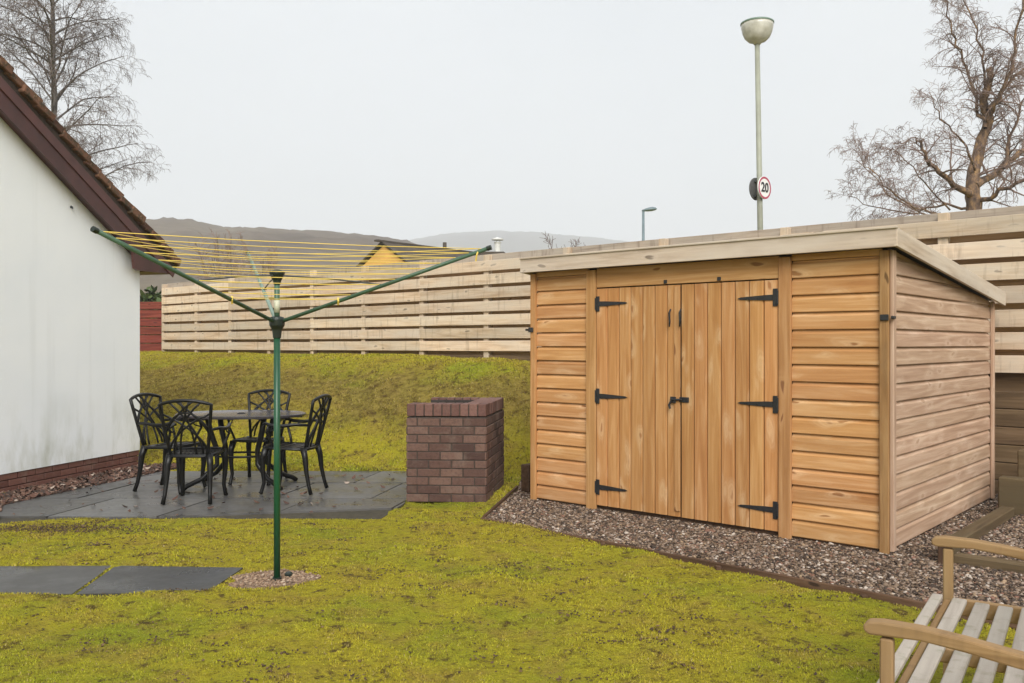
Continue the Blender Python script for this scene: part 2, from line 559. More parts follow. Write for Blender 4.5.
def bowl_mat():
    t = NT('lamp_bowl'); p = t.n('TexCoord').outputs['Object']
    n = t.noise(p, 9, 4, 0.6)
    col = t.ramp(n, [(0.3, (.60, .58, .49)), (0.7, (.90, .88, .80))])
    t.b.inputs['Transmission Weight'].default_value = 0.3
    return t.done(col, 0.25)


M['lamp_bowl'] = bowl_mat()

# ------------------------------------------------------------------ layout of the garden
NC = Vector((2.57, 5.98, 0))                     # near corner of the shed
A = Vector((-.751, .660, 0)).normalized()        # along its front, to the left
B = Vector((.660, .751, 0)).normalized()         # along its side, to the back
SL, SD = 3.19, 2.78
FP = Vector((4.77, 8.36, 0))                     # a point of the fence line, parallel to A
FD = FP.dot(B)

E0 = Vector((-.25, 7.16, 0)); E1 = Vector((2.25, 4.73, 0)); ED = (E1 - E0).normalized(); E2 = E1 + ED * 1.6
GRAVEL = [(E0.x, E0.y), (E1.x, E1.y), (E2.x, E2.y), (7.2, 5.4), (5.3, 7.9), (4.86, 8.20), (.98, 11.2), (.10, 9.3), (.05, 8.62)]
PATIO = [(-4.10, 6.98), (-3.0, 7.20), (-1.08, 7.18), (-.96, 7.78), (-.93, 9.76), (-3.98, 9.80), (-4.46, 7.70)]
STRIP = [(-4.10, 6.98), (-4.46, 7.70), (-3.93, 9.62), (-3.80, 10.25), (-4.31, 10.19), (-4.9, 7.8), (-5.3, 6.3)]
SLAB1 = [tuple(ground(*q)[:2]) for q in ((-70, 595), (72, 595), (112, 566.5), (-60, 567.5))]
SLAB2 = [tuple(ground(*q)[:2]) for q in ((76, 595), (207, 593), (243, 568.5), (116, 566.5))]
POLE = ground(277, 580)
PEB = [(POLE.x - .05 + math.cos(a) * .25 * (1 + .16 * math.sin(3 * a + 1) + .08 * math.sin(7 * a)), POLE.y + .02 + math.sin(a) * .20 * (1 + .14 * math.sin(2 * a) + .07 * math.sin(5 * a))) for a in np.linspace(0, 2 * PI, 40, endpoint=False)]
BC = Vector((-.949, 7.90, 0)); BX = Vector((.985, -.06, 0)).normalized(); BY = Vector((.145, .99, 0)).normalized()


def inside(poly, X, Y):
    X = np.asarray(X, float); Y = np.asarray(Y, float)
    r = np.zeros(X.shape, bool); n = len(poly); j = n - 1
    for i in range(n):
        xi, yi = poly[i]; xj, yj = poly[j]
        c = ((yi > Y) != (yj > Y)) & (X < (xj - xi) * (Y - yi) / (yj - yi + 1e-12) + xi)
        r ^= c; j = i
    return r


def sm(x, a, b):
    t = np.clip((x - a) / (b - a), 0, 1)
    return t * t * (3 - 2 * t)


def vnoise(X, Y, s, seed=0):
    """smooth value noise on numpy arrays"""
    x = X / s + seed * 17.3; y = Y / s + seed * 5.1
    xi = np.floor(x); yi = np.floor(y); fx = x - xi; fy = y - yi
    fx = fx * fx * (3 - 2 * fx); fy = fy * fy * (3 - 2 * fy)
    def h(a, b):
        q = np.sin(a * 127.1 + b * 311.7 + seed * 74.7) * 43758.5453
        return q - np.floor(q)
    return (h(xi, yi) * (1 - fx) + h(xi + 1, yi) * fx) * (1 - fy) + (h(xi, yi + 1) * (1 - fx) + h(xi + 1, yi + 1) * fx) * fy


def terrain(X, Y, detail=True):
    X = np.asarray(X, float); Y = np.asarray(Y, float)
    d = FD - (X * B.x + Y * B.y)
    u = X * A.x + Y * A.y
    toe = np.clip(2.6 + (u - 6.07) * .47, 2.3, 5.5)
    s = np.clip(1 - d / toe, 0, 1)
    prof = (1.24 - .10 * (1 - sm(u, 6.6, 10.5))) * (0.18 * sm(s, 0, .5) + 0.82 * sm(s, 0.10, .88))
    cut = sm(u, 5.35, 6.3)
    z = prof * cut
    wall = 1.05 * sm(-d, 0.02, .35)
    z = np.maximum(z, wall)
    if detail:
        near = (np.abs(X) < 14) & (Y < 25)
        lump = (vnoise(X, Y, .55, 1) - .5) * .030 + (vnoise(X, Y, .21, 2) - .5) * .030 + (vnoise(X, Y, 1.7, 3) - .5) * .03
        bank = sm(z, .05, .3) * (1 - sm(z, 1.05, 1.22)) * (vnoise(X, Y, .4, 4) - .5) * .09
        z = z + np.where(near, lump + bank, 0)
    return z


def axis_coords(lo, hi, step, far0, far1):
    mid = np.arange(lo, hi + 1e-6, step)
    def tail(n, d): return d * np.geomspace(step * 2, n, 16)
    left = lo - np.geomspace(step * 2, abs(far0 - lo), 18)
    right = hi + np.geomspace(step * 2, far1 - hi, 18)
    return np.concatenate([left[::-1], mid, right])


gx = axis_coords(-8, 8, .07, -1300, 1300); gy = axis_coords(2.2, 20.5, .07, -300, 1500)
XX, YY = np.meshgrid(gx, gy)
ZZ = terrain(XX, YY)
hard = inside(GRAVEL, XX, YY) | inside(PATIO, XX, YY) | inside(SLAB1, XX, YY) | inside(SLAB2, XX, YY) | inside(STRIP, XX, YY) | inside(PEB, XX, YY)
ZZ = np.where(hard, np.minimum(ZZ, np.where(inside(GRAVEL, XX, YY), -.034, -.014)), ZZ)
nx, ny = len(gx), len(gy)
ii = (np.arange(ny - 1)[:, None] * nx + np.arange(nx - 1)[None, :]).ravel()
lawn = mesh_obj('lawn', np.stack([XX, YY, ZZ], -1).reshape(-1, 3), np.stack([ii, ii + 1, ii + nx + 1, ii + nx], 1), M['lawn'], smooth=True)
tag(lawn, 'mossy yellow green lawn with a bank rising to the fence', 'lawn', kind='structure')


# --- moss and grass blades (uncountable)
def scatter_tris(name, X, Y, Z, hgt, wid, mat, lean=.5):
    n = len(X)
    ang = RNG.uniform(0, 2 * PI, n); tilt = RNG.uniform(.1, 1, n) * lean; la = RNG.uniform(0, 2 * PI, n)
    hh = hgt * RNG.uniform(.45, 1.25, n); w = wid * RNG.uniform(.6, 1.4, n)
    dx, dy = np.cos(ang) * w, np.sin(ang) * w
    V = np.empty((n, 3, 3))
    V[:, 0] = np.stack([X - dx, Y - dy, Z - .004], 1); V[:, 1] = np.stack([X + dx, Y + dy, Z - .004], 1)
    V[:, 2] = np.stack([X + np.cos(la) * hh * tilt, Y + np.sin(la) * hh * tilt, Z + hh * (1 - .55 * np.minimum(tilt, 1.2))], 1)
    rn = np.repeat(RNG.random(n), 3)
    return mesh_obj(name, V.reshape(-1, 3), np.arange(3 * n).reshape(n, 3), mat, rnd=rn)


def sample_lawn(x0, x1, y0, y1, dens):
    n = int((x1 - x0) * (y1 - y0) * dens)
    X = RNG.uniform(x0, x1, n); Y = RNG.uniform(y0, y1, n)
    vis = np.abs(X) < .66 * Y + .4
    d = FD - (X * B.x + Y * B.y)
    ok = vis & (d > 0.03) & ~inside(GRAVEL, X, Y) & ~inside(PATIO, X, Y) & ~inside(SLAB1, X, Y) & ~inside(SLAB2, X, Y) & ~inside(STRIP, X, Y) & ~inside(PEB, X, Y)
    thin = vnoise(X, Y, .34, 8) * .6 + vnoise(X, Y, .13, 9) * .4
    ok &= thin + RNG.uniform(-.12, .3, n) > .36
    # in the house
    w = (X + 4.31) - .248 * (Y - 10.19)
    ok &= (w > .0) | (Y > 10.15)
    return X[ok], Y[ok]


P1 = sample_lawn(-3.6, 3.4, 3.3, 5.2, 17000)
P2 = sample_lawn(-5, 2.4, 5.2, 7.9, 10500)
P3 = sample_lawn(-8.5, 1.6, 7.9, 20.2, 4600)
for nm, (X, Y), hg, wd in (('a', P1, .022, .0030), ('b', P2, .025, .0042), ('c', P3, .040, .008)):
    pass
Xa = np.concatenate([P1[0], P2[0], P3[0]]); Ya = np.concatenate([P1[1], P2[1], P3[1]])
hg = np.concatenate([np.full(len(P1[0]), .010), np.full(len(P2[0]), .011), np.full(len(P3[0]), .025)])
wd = np.concatenate([np.full(len(P1[0]), .0028), np.full(len(P2[0]), .0036), np.full(len(P3[0]), .0065)])
hg = hg * (.4 + 1.2 * vnoise(Xa, Ya, .13, 5))
grass = scatter_tris('grass', Xa, Ya, terrain(Xa, Ya), hg, wd, M['blades'], 1.25)
tag(grass, 'short yellow green moss and grass covering the lawn and bank', 'grass', kind='stuff')

# --- dead leaves and worm casts lying on the lawn
def scatter_flakes(name, X, Y, Z, size, mat, curl=.5, tilt=.5, rnd=None):
    n = len(X)
    a = RNG.uniform(0, 2 * PI, n); s = size * RNG.uniform(.5, 1.5, n)
    ex = np.stack([np.cos(a), np.sin(a), RNG.uniform(-tilt, tilt, n)], 1); ey = np.stack([-np.sin(a), np.cos(a), RNG.uniform(-tilt, tilt, n)], 1)
    c = np.stack([X, Y, Z], 1)
    asp = RNG.uniform(.45, .9, n)
    V = np.empty((n, 6, 3))
    for k, (p, q, h_) in enumerate(((-1, 0, .5), (-.35, -.8, 0), (.5, -.7, .15), (1, 0, .6), (.45, .75, 0), (-.4, .8, .2))):
        V[:, k] = c + ex * (p * s)[:, None] + ey * (q * s * asp)[:, None] + np.array([0, 0, 1.]) * (h_ * s * curl * RNG.uniform(.3, 1.5, n))[:, None]
    base = np.arange(n)[:, None] * 6
    Fq = np.concatenate([base + np.array([0, 1, 2, 3]), base + np.array([0, 3, 4, 5])], 0)
    rn = np.repeat(RNG.random(n) if rnd is None else rnd, 6)
    return mesh_obj(name, V.reshape(-1, 3), Fq, mat, rnd=rn)


n = 1100
X = RNG.uniform(-4.6, 2.8, n); Y = 3.4 + 5.4 * RNG.random(n) ** 1.3
clx, cly = RNG.uniform(-4, 2.4, 110), 3.5 + 3.4 * RNG.random(110)
m_ = RNG.integers(5, 26, 110)
X = np.concatenate([X] + [RNG.normal(cx_, .050, k) for cx_, k in zip(clx, m_)] + [RNG.normal(-3.45, .36, 420)])
Y = np.concatenate([Y] + [RNG.normal(cy_, .040, k) for cy_, k in zip(cly, m_)] + [RNG.normal(6.70, .11, 420)])
ok = (np.abs(X) < .62 * Y + .2) & ~inside(GRAVEL, X, Y) & ~inside(SLAB1, X, Y) & ~inside(SLAB2, X, Y) & ~inside(PATIO, X, Y)
X, Y = X[ok], Y[ok]
lf = scatter_flakes('fallen_leaves', X, Y, terrain(X, Y) + .010, .0078, M['leaf'], .4, .35)
tag(lf, 'small dark dead leaves and worm casts scattered over the lawn', 'leaves', kind='stuff')

CRUMBS = True
# ------------------------------------------------------------------ patio and stepping slabs
def clip_poly(poly, a, b, c):
    """keep the side a*x+b*y<=c"""
    out = []
    for i in range(len(poly)):
        p, q = poly[i], poly[(i + 1) % len(poly)]
        dp, dq = a * p[0] + b * p[1] - c, a * q[0] + b * q[1] - c
        if dp <= 0: out.append(p)
        if dp * dq < 0:
            t = dp / (dp - dq); out.append((p[0] + (q[0] - p[0]) * t, p[1] + (q[1] - p[1]) * t))
    return out


jb = MB(); jb.prism(PATIO, (0, 0, -.034), (1, 0, 0), (0, 1, 0), (0, 0, 1), .05)
pat = MB()
rows = [6.27, 7.165, 8.06, 8.955, 9.85]
for i in range(4):
    for k in range(-1, 9):
        sk = .20; off = (0, .45, .1, .5)[i]
        xa = -5.2 + off + k * .90; xb = xa + .90
        cell = [(xa + sk * (rows[i] - 7), rows[i]), (xb + sk * (rows[i] - 7), rows[i]), (xb + sk * (rows[i + 1] - 7), rows[i + 1]), (xa + sk * (rows[i + 1] - 7), rows[i + 1])]
        cx_ = sum(c[0] for c in cell) / 4; cy_ = sum(c[1] for c in cell) / 4
        cell = [(cx_ + (c[0] - cx_) * .982, cy_ + (c[1] - cy_) * .972) for c in cell]
        cell = list(cell)
        # clip with the convex patio outline
        n_ = len(PATIO)
        for e in range(n_):
            p, q = PATIO[e], PATIO[(e + 1) % n_]
            ex_, ey_ = q[0] - p[0], q[1] - p[1]
            if len(cell) >= 3: cell = clip_poly(cell, ey_, -ex_, ey_ * p[0] - ex_ * p[1])
        if len(cell) >= 3: pat.prism(cell, (0, 0, -.012 + random.uniform(-.004, .004)), (1, 0, 0), (0, 1, 0), (0, 0, 1), .04)
tag(pat.build('patio', M['patio'], origin=(-2.6, 8.4, 0)), 'wet dark grey paved patio under the table and chairs', 'patio', kind='structure')
tag(jb.build('patio_bed', M['joint'], origin=(-2.6, 8.4, -.03)), 'dirt bed showing in the joints of the patio', 'bed', kind='structure')
for poly, lb in ((SLAB1, 'wet dark paving slab in the lawn, cut by the left edge of the photo'), (SLAB2, 'wet dark paving slab in the lawn, next to the pebbles round the pole')):
    m = MB(); m.prism(poly, (0, 0, -.014), (1, 0, 0), (0, 1, 0), (0, 0, 1), .04)
    c = (sum(p[0] for p in poly) / 4, sum(p[1] for p in poly) / 4, 0)
    tag(m.build('paving_slab', M['slab'], origin=c), lb, 'paving slab', 'paving slabs set in the lawn')


# ------------------------------------------------------------------ gravel
ICO_V, ICO_F = None, None


def ico():
    global ICO_V, ICO_F
    if ICO_V is None:
        g = (1 + 5 ** .5) / 2
        v = np.array([(-1, g, 0), (1, g, 0), (-1, -g, 0), (1, -g, 0), (0, -1, g), (0, 1, g), (0, -1, -g), (0, 1, -g), (g, 0, -1), (g, 0, 1), (-g, 0, -1), (-g, 0, 1)], float)
        ICO_V = v / np.linalg.norm(v[0])
        ICO_F = np.array([(0, 11, 5), (0, 5, 1), (0, 1, 7), (0, 7, 10), (0, 10, 11), (1, 5, 9), (5, 11, 4), (11, 10, 2), (10, 7, 6), (7, 1, 8), (3, 9, 4), (3, 4, 2), (3, 2, 6), (3, 6, 8), (3, 8, 9), (4, 9, 5), (2, 4, 11), (6, 2, 10), (8, 6, 7), (9, 8, 1)])
    return ICO_V, ICO_F


def scatter_stones(name, X, Y, Z, size, mat, flat=.6):
    iv, if_ = ico(); n = len(X)
    s = size * np.exp(RNG.normal(0, .32, n))
    sc = np.stack([s * RNG.uniform(.8, 1.35, n), s * RNG.uniform(.6, 1.0, n), s * flat * RNG.uniform(.7, 1.2, n)], 1)
    a = RNG.uniform(0, 2 * PI, n); ca, sa = np.cos(a), np.sin(a)
    V = iv[None] * RNG.uniform(.78, 1.22, (n, 12, 1)) * sc[:, None, :]
    tx = RNG.normal(0, .35, n)[:, None]
    V = np.stack([V[..., 0], V[..., 1] - tx * V[..., 2], V[..., 2] + tx * V[..., 1]], -1)
    W = np.stack([V[..., 0] * ca[:, None] - V[..., 1] * sa[:, None], V[..., 0] * sa[:, None] + V[..., 1] * ca[:, None], V[..., 2]], -1)
    W += np.stack([X, Y, Z], 1)[:, None, :]
    Fq = (np.arange(n)[:, None, None] * 12 + if_[None]).reshape(-1, 3)
    return mesh_obj(name, W.reshape(-1, 3), Fq, mat, rnd=np.repeat(RNG.random(n), 12))


def sample_poly(poly, dens, extra=None):
    xs = [p[0] for p in poly]; ys = [p[1] for p in poly]
    n = int((max(xs) - min(xs)) * (max(ys) - min(ys)) * dens)
    X = RNG.uniform(min(xs), max(xs), n); Y = RNG.uniform(min(ys), max(ys), n)
    ok = inside(poly, X, Y)
    if extra is not None: ok &= extra(X, Y)
    return X[ok], Y[ok]


# terrace steps on the right of the shed
T0 = Vector((2.86, 5.80, 0)); TA = -A           # corner of the lowest timber frame
def tread_height(X, Y):
    """gravel level: the bed, then the treads that climb on the right"""
    k = (X - T0.x) * TA.x + (Y - T0.y) * TA.y
    b = (X - T0.x) * B.x + (Y - T0.y) * B.y
    z = np.zeros_like(X)
    z = np.where((k > .05) & (b > .05), .045, z)
    z = np.where((k > .05) & (b > 1.93), .27, z)
    z = np.where((k > .05) & (b > 2.33), .46, z)
    return z


nc_ = 130
ccx, ccy = RNG.uniform(-4, 2.6, nc_), 3.5 + 4.2 * RNG.random(nc_) ** 1.2
kk = RNG.integers(5, 34, nc_)
X = np.concatenate([RNG.normal(a_, .035 + .0006 * k_, k_) for a_, k_ in zip(ccx, kk)] + [RNG.normal(-3.5, .42, 1500), RNG.normal(-3.9, .3, 350), RNG.uniform(-1.7, -.95, 40)])
Y = np.concatenate([RNG.normal(b_, .028, k_) for b_, k_ in zip(ccy, kk)] + [RNG.normal(6.76, .10, 1500), RNG.normal(6.2, .22, 350), RNG.normal(5.48, .03, 40)])
ok = (np.abs(X) < .62 * Y + .2) & ~inside(GRAVEL, X, Y) & ~inside(SLAB1, X, Y) & ~inside(SLAB2, X, Y) & ~inside(PATIO, X, Y) & ~inside(STRIP, X, Y) & ~inside(PEB, X, Y)
X, Y = X[ok], Y[ok]
tag(scatter_stones('earth_crumbs', X, Y, terrain(X, Y) + .004, .0048, M['crumb'], .6), 'dark crumbs of earth and worm casts on the lawn', 'earth', kind='stuff')

gb = MB(); gb.prism(GRAVEL, (0, 0, -.036), (1, 0, 0), (0, 1, 0), (0, 0, 1), .03)
tag(gb.build('gravel_bed', M['soil'], origin=(2.5, 6.5, 0)), 'dark soil under the gravel around the shed', 'bed', kind='structure')


def not_shed(X, Y):
    a = (X - NC.x) * A.x + (Y - NC.y) * A.y; b = (X - NC.x) * B.x + (Y - NC.y) * B.y
    return ~((a > .06) & (a < SL - .06) & (b > .10) & (b < SD + .6)) & (np.abs(X) < .64 * Y + .3)


X, Y = sample_poly(GRAVEL, 7600, not_shed)
Z = tread_height(X, Y) - .015 + RNG.uniform(0, .012, len(X))
tag(scatter_stones('gravel', X, Y, Z, .0090, M['stone'], .55), 'mixed brown and grey gravel chips round the shed', 'gravel', kind='stuff')
X, Y = sample_poly(PEB, 8000)
keep = np.hypot(X - POLE.x, Y - POLE.y) > .025
X, Y = X[keep], Y[keep]
rr = np.hypot((X - POLE.x) / .30, (Y - POLE.y) / .24)
keep = RNG.random(len(X)) > rr - .35
X, Y = X[keep], Y[keep]
tag(scatter_stones('pebbles', X, Y, np.full(len(X), .003) + RNG.uniform(0, .004, len(X)), .0065, M['stone_pale']), 'pale pinkish pebbles round the foot of the clothes dryer pole', 'pebbles', kind='stuff')
pb = MB(); pb.prism(PEB, (0, 0, -.014), (1, 0, 0), (0, 1, 0), (0, 0, 1), .03)
tag(pb.build('pebble_bed', M['soil_pale'], origin=(POLE.x, POLE.y, 0)), 'sandy ground round the dryer pole', 'bed', kind='structure')
sb = MB(); sb.prism(STRIP, (0, 0, -.022), (1, 0, 0), (0, 1, 0), (0, 0, 1), .03)
tag(sb.build('strip_bed', M['soil'], origin=(-4.5, 8.3, 0)), 'soil strip along the foot of the house wall', 'bed', kind='structure')
X, Y = sample_poly(STRIP, 2600)
w = (X + 4.31) - .248 * (Y - 10.19)
X, Y = X[w > .02], Y[w > .02]
tag(scatter_stones('stone_chips', X, Y, np.full(len(X), .004) + RNG.uniform(0, .02, len(X)), .015, M['strip_litter']), 'reddish stone chips strip along the house wall', 'stones', kind='stuff')
X, Y = sample_poly(STRIP, 800)
w = (X + 4.31) - .248 * (Y - 10.19)
X, Y = X[w > .03], Y[w > .03]
X = np.concatenate([X, RNG.uniform(-4.1, -1.2, 90)]); Y = np.concatenate([Y, RNG.uniform(7.2, 9.6, 90)])
Z = np.where(inside(STRIP, X, Y), .03, .018)
tag(scatter_flakes('dead_leaves', X, Y, Z, .022, M['strip_litter'], .8, .5), 'curled brown dead leaves blown along the house wall and patio', 'leaves', kind='stuff')

# edging boards and timbers
m = MB(); m.bar(E0 + Vector((0, 0, -.046)), E1 + ED * 1.6 + Vector((0, 0, -.020)), .026, .11, ch=.004)
m2 = m
for i in range(5):
    p = E0 + ED * (.35 + i * .93) - Vector((ED.y, -ED.x, 0)) * -.032
    m2.cbox((p.x, p.y, -.05), (.035, .035, .12), ch=.004)
tag(m.build('edging_board', M['edge_board'], origin=tuple(E0)), 'long dark brown edging board between the lawn and the gravel', 'edging board')
G0 = Vector((.05, 8.62, 0))
m = MB(); m.bar(E0 + Vector((.015, .03, -.022)), G0 + Vector((0, 0, .0)), .022, .07, ch=.003)
tag(m.build('edging_board', M['edge_board'], origin=tuple(E0)), 'short edging board at the left tip of the gravel by the brick barbecue', 'edging board')
m = MB(); p = ground(524.5, 492); p.z = .13
m.bar(p, p + B * 2.0, .10, .26, ch=.008)
tag(m.build('retaining_timber', M['edge_board'], origin=(p.x, p.y, 0)), 'dark square timber end beside the left corner of the shed', 'timber')

m = MB(); m.bar(T0 + Vector((0, 0, .05)), T0 + B * 1.72 + Vector((0, 0, .05)), .10, .12, ch=.008)
tag(m.build('timber_sleeper', M['sleeper'], origin=tuple(T0)), 'low timber sleeper in the gravel running along the shed side', 'sleeper', 'timber sleepers of the gravel steps')
m = MB(); q = T0 + TA * .055
m.bar(q + Vector((0, 0, .0)), q + TA * 1.9 + Vector((0, 0, .0)), .10, .10, ch=.008)
tag(m.build('timber_sleeper', M['sleeper'], origin=tuple(q)), 'low timber sleeper behind the bench arm, front of the gravel steps', 'sleeper', 'timber sleepers of the gravel steps')
m = MB(); m.cbox((T0.x - .045, T0.y - .075, .06), (.07, .07, .20), np.array([TA, B, (0, 0, 1)]).T, ch=.006, grain=2)
tag(m.build('timber_stake', M['edge_board'], origin=(T0.x - .045, T0.y - .075, 0)), 'short brown stake at the sleeper corner behind the bench arm', 'stake')
for b0, z0, h_, lb in ((1.80, 0.0, .33, 'upright greenish timber riser of the lower gravel step beside the shed'), (2.2, .16, .36, 'dark timber riser of the upper gravel step by the fence')):
    m = MB(); q = T0 + B * (b0 + .07) + TA * (-.09 if b0 < 2 else -.03) + Vector((0, 0, z0 + h_ / 2))
    m.bar(q, q + TA * 1.7, .14, h_, ch=.01)
    tag(m.build('step_riser', M['sleeper'], origin=(q.x, q.y, z0)), lb, 'step riser', 'timber risers of the gravel steps')

# ------------------------------------------------------------------ shed
shed = thing('garden_shed', 'honey brown timber pent roof garden shed with double doors', 'shed', tuple(NC), 0)
S3 = np.array([A, B, (0, 0, 1)]).T          # local: x along the front to the left, y to the back, z up


def S(a, b, z): return NC + A * a + B * b + Vector((0, 0, z))


ZF = 2.075                                   # wall top at the front
ZB = 1.80                                    # wall top at the back


def roofz(b): return ZF + (ZB - ZF) * b / SD


SG = np.array([A, -B, (0, 0, 1)]).T


def shiplap(mb, o, ex, ey, x0, x1, z0, top, pitch=.126):
    """horizontal shiplap boards facing -ey: each a sloped profile with a cove"""
    z = z0
    while z < max(top(x0), top(x1)) - .005:
        h_ = pitch - .003
        def zz(x, zv): return min(zv, top(x) - .001)
        prof = [(.000, 0.0), (-.019, .001), (-.022, .006), (-.020, h_ * .78), (-.012, h_ * .86), (-.004, h_ * .93), (-.003, h_), (.0, h_)]
        V = []; G = []; off = (random.uniform(-40, 40), random.uniform(-40, 40), random.uniform(-40, 40))
        ns = 6 if abs(top(x0) - top(x1)) > .01 else 1
        keep = True
        for i in range(ns + 1):
            x = x0 + (x1 - x0) * i / ns
            for (d, dz) in prof:
                zv = zz(x, z + dz)
                p = o + ex * x + ey * d + Vector((0, 0, zv))
                V.append(tuple(p)); G.append((x + off[0], zv + off[1], d + off[2]))
        k = len(prof)
        Fc = []
        for i in range(ns):
            for j in range(k - 1):
                Fc.append([i * k + j, (i + 1) * k + j, (i + 1) * k + j + 1, i * k + j + 1])
        Fc.append(list(range(k))[::-1]); Fc.append([ns * k + j for j in range(k)])
        mid = Fc[2]; nn = (Vector(V[mid[1]]) - Vector(V[mid[0]])).cross(Vector(V[mid[3]]) - Vector(V[mid[0]]))
        if nn.dot(ey) > 0: Fc = [f[::-1] for f in Fc]
        mb.add(V, Fc, None, G)
        z += pitch


w = MB(); shiplap(w, NC + B * .03, A, B, .06, .70, .012, lambda x: ZF)
w.build('front_wall', M['shed_wood'], shed)['label'] = 'right hand shiplap panel of the shed front'
w = MB(); shiplap(w, NC + B * .03, A, B, 2.545, 3.13, .012, lambda x: ZF)
w.build('front_wall', M['shed_wood'], shed)['label'] = 'left hand shiplap panel of the shed front'
w = MB(); shiplap(w, NC + A * .03, B, A, .045, SD - .04, .012, lambda x: roofz(x))
w.build('side_wall', M['side_wood'], shed)['label'] = 'paler weathered pinkish brown side wall'
w = MB(); shiplap(w, NC + A * (SL - .03), B, -A, .045, SD - .04, .012, lambda x: roofz(x))
w.cbox(S(SL / 2, SD - .02, .93), (SL - .1, .02, 1.72), S3)
w.build('back_wall', M['shed_trim'], shed)
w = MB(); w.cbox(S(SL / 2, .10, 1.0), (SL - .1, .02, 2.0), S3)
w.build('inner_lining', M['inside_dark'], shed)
# trims
for (a, wd_, lb) in ((.036, .062, None), (.745, .095, None), (2.50, .10, None), (SL - .036, .06, None)):
    t = MB(); t.cbox(S(a, -.004, 1.03 - .005), (wd_, .03, 2.07), S3, .004, 2)
    t.build('door_post' if .1 < a < 3 else 'corner_trim', M['corner_wood' if a < .1 else 'shed_trim'], shed)
t = MB(); t.cbox(S(-.008, .035, 1.0325), (.026, .062, 2.055), S3, .004, 2)
t.build('corner_trim', M['side_wood'], shed)
t = MB(); t.cbox(S(-.008, SD - .03, .91), (.026, .06, 1.80), S3, .004, 2)
t.build('corner_trim', M['side_wood'], shed)
# lintel over the doors
t = MB(); t.cbox(S(1.622, .006, 1.988), (1.652, .02, .165), S3, .003, 0)
t.build('lintel', M['shed_trim'], shed)
t = MB(); t.cbox(S(SL / 2, .055, .005), (SL - .12, .05, .06), S3, .004, 0); t.cbox(S(.055, SD / 2, .005), (.05, SD - .1, .06), S3, .004, 1)
t.build('base_bearer', M['edge_board'], shed)
# roof and fascia
rt = MB()
sl = math.atan2(ZB - ZF, SD); ev = (B * math.cos(sl) + Vector((0, 0, math.sin(sl)))).normalized(); en = A.cross(ev)
if en.z < 0: en = -en
RM = np.array([A, ev, en]).T
rc = S(SL / 2 - .026, SD / 2, (ZF + ZB) / 2) + en * .055
rt.cbox(rc, (SL + .05, SD + .22, .05), RM, .003, 1)
roof = rt.build('roof', M['felt'], shed)
f1 = MB(); f1.cbox(S(SL / 2 - .025, -.105, ZF + .055), (SL + .11, .024, .125), S3, .003, 0); f1.build('fascia', M['fascia_wood'], roof)
ly = SD + .27
for s, nm in ((-.072, 0), (SL + .020, 1)):
    f2 = MB(); c = S(s, SD / 2 + .005, (ZF + ZB) / 2 + .045); f2.cbox(c, (.024, ly - .02, .125), RM, .003, 1); f2.build('fascia', M['fascia_wood'], roof)
f3 = MB(); f3.cbox(rc + Vector((0, 0, .028)), (SL + .08, SD + .25, .010), RM, .002, 1); f3.build('roof_felt', M['felt'], roof)
f4 = MB(); f4.bar(S(-.086, -.118, ZF + .122), S(SL + .032, -.118, ZF + .122), .020, .016); f4.build('drip_batten', M['fascia_wood'], roof)
# doors
D0, DM, D1 = .795, 1.622, 2.45


def door(x0, x1, hinge_side):
    n = 7; pw = (x1 - x0) / n
    mb = MB()
    for i in range(n):
        a0 = x0 + i * pw; c = 0.010
        prof = [(a0 + .002, .0), (a0 + .002, -.007), (a0 + c, -.020), (a0 + pw - c, -.020), (a0 + pw - .002, -.007), (a0 + pw - .002, .0)]
        V = []; G = []; off = (random.uniform(-40, 40), random.uniform(-40, 40), random.uniform(-40, 40))
        for z in (.034, 1.895):
            for (a, d) in prof:
                V.append(tuple(S(a, d + .012, z))); G.append((z + off[0], a + off[1], d + off[2]))
        k = len(prof)
        Fc = [[j, j + 1, k + j + 1, k + j] for j in range(k - 1)] + [list(range(k)), [k + j for j in range(k)]]
        q = Fc[2]; nn = (Vector(V[q[1]]) - Vector(V[q[0]])).cross(Vector(V[q[3]]) - Vector(V[q[0]]))
        if nn.dot(-B) < 0: Fc = [f[::-1] for f in Fc]
        mb.add(V, Fc, None, G)
    d = mb.build('door', M['door_wood'], shed)
    for z in (.19, .972, 1.765):
        h_ = MB()
        hx = x1 if hinge_side > 0 else x0
        s = -1 if hinge_side > 0 else 1
        out = [(0, -.022), (s * .10, -.020), (s * .30, -.009), (s * .325, 0), (s * .30, .009), (s * .10, .020), (0, .022)]
        h_.prism(out, S(hx, -.012, z), A, Vector((0, 0, 1)), B, .006)
        h_.cbox(S(hx + s * .022, -.014, z), (.036, .006, .13), S3, .002)
        h_.tube([S(hx + s * .003, -.018, z - .05), S(hx + s * .003, -.018, z + .05)], .008, 8)
        for bx in (.05, .16, .26): h_.lathe(S(hx + s * bx, -.013, z), [(.006, 0), (.005, .005), (.001, .006)], 8, -B)
        h_.build('hinge', M['hinge_black'], d)
    return d


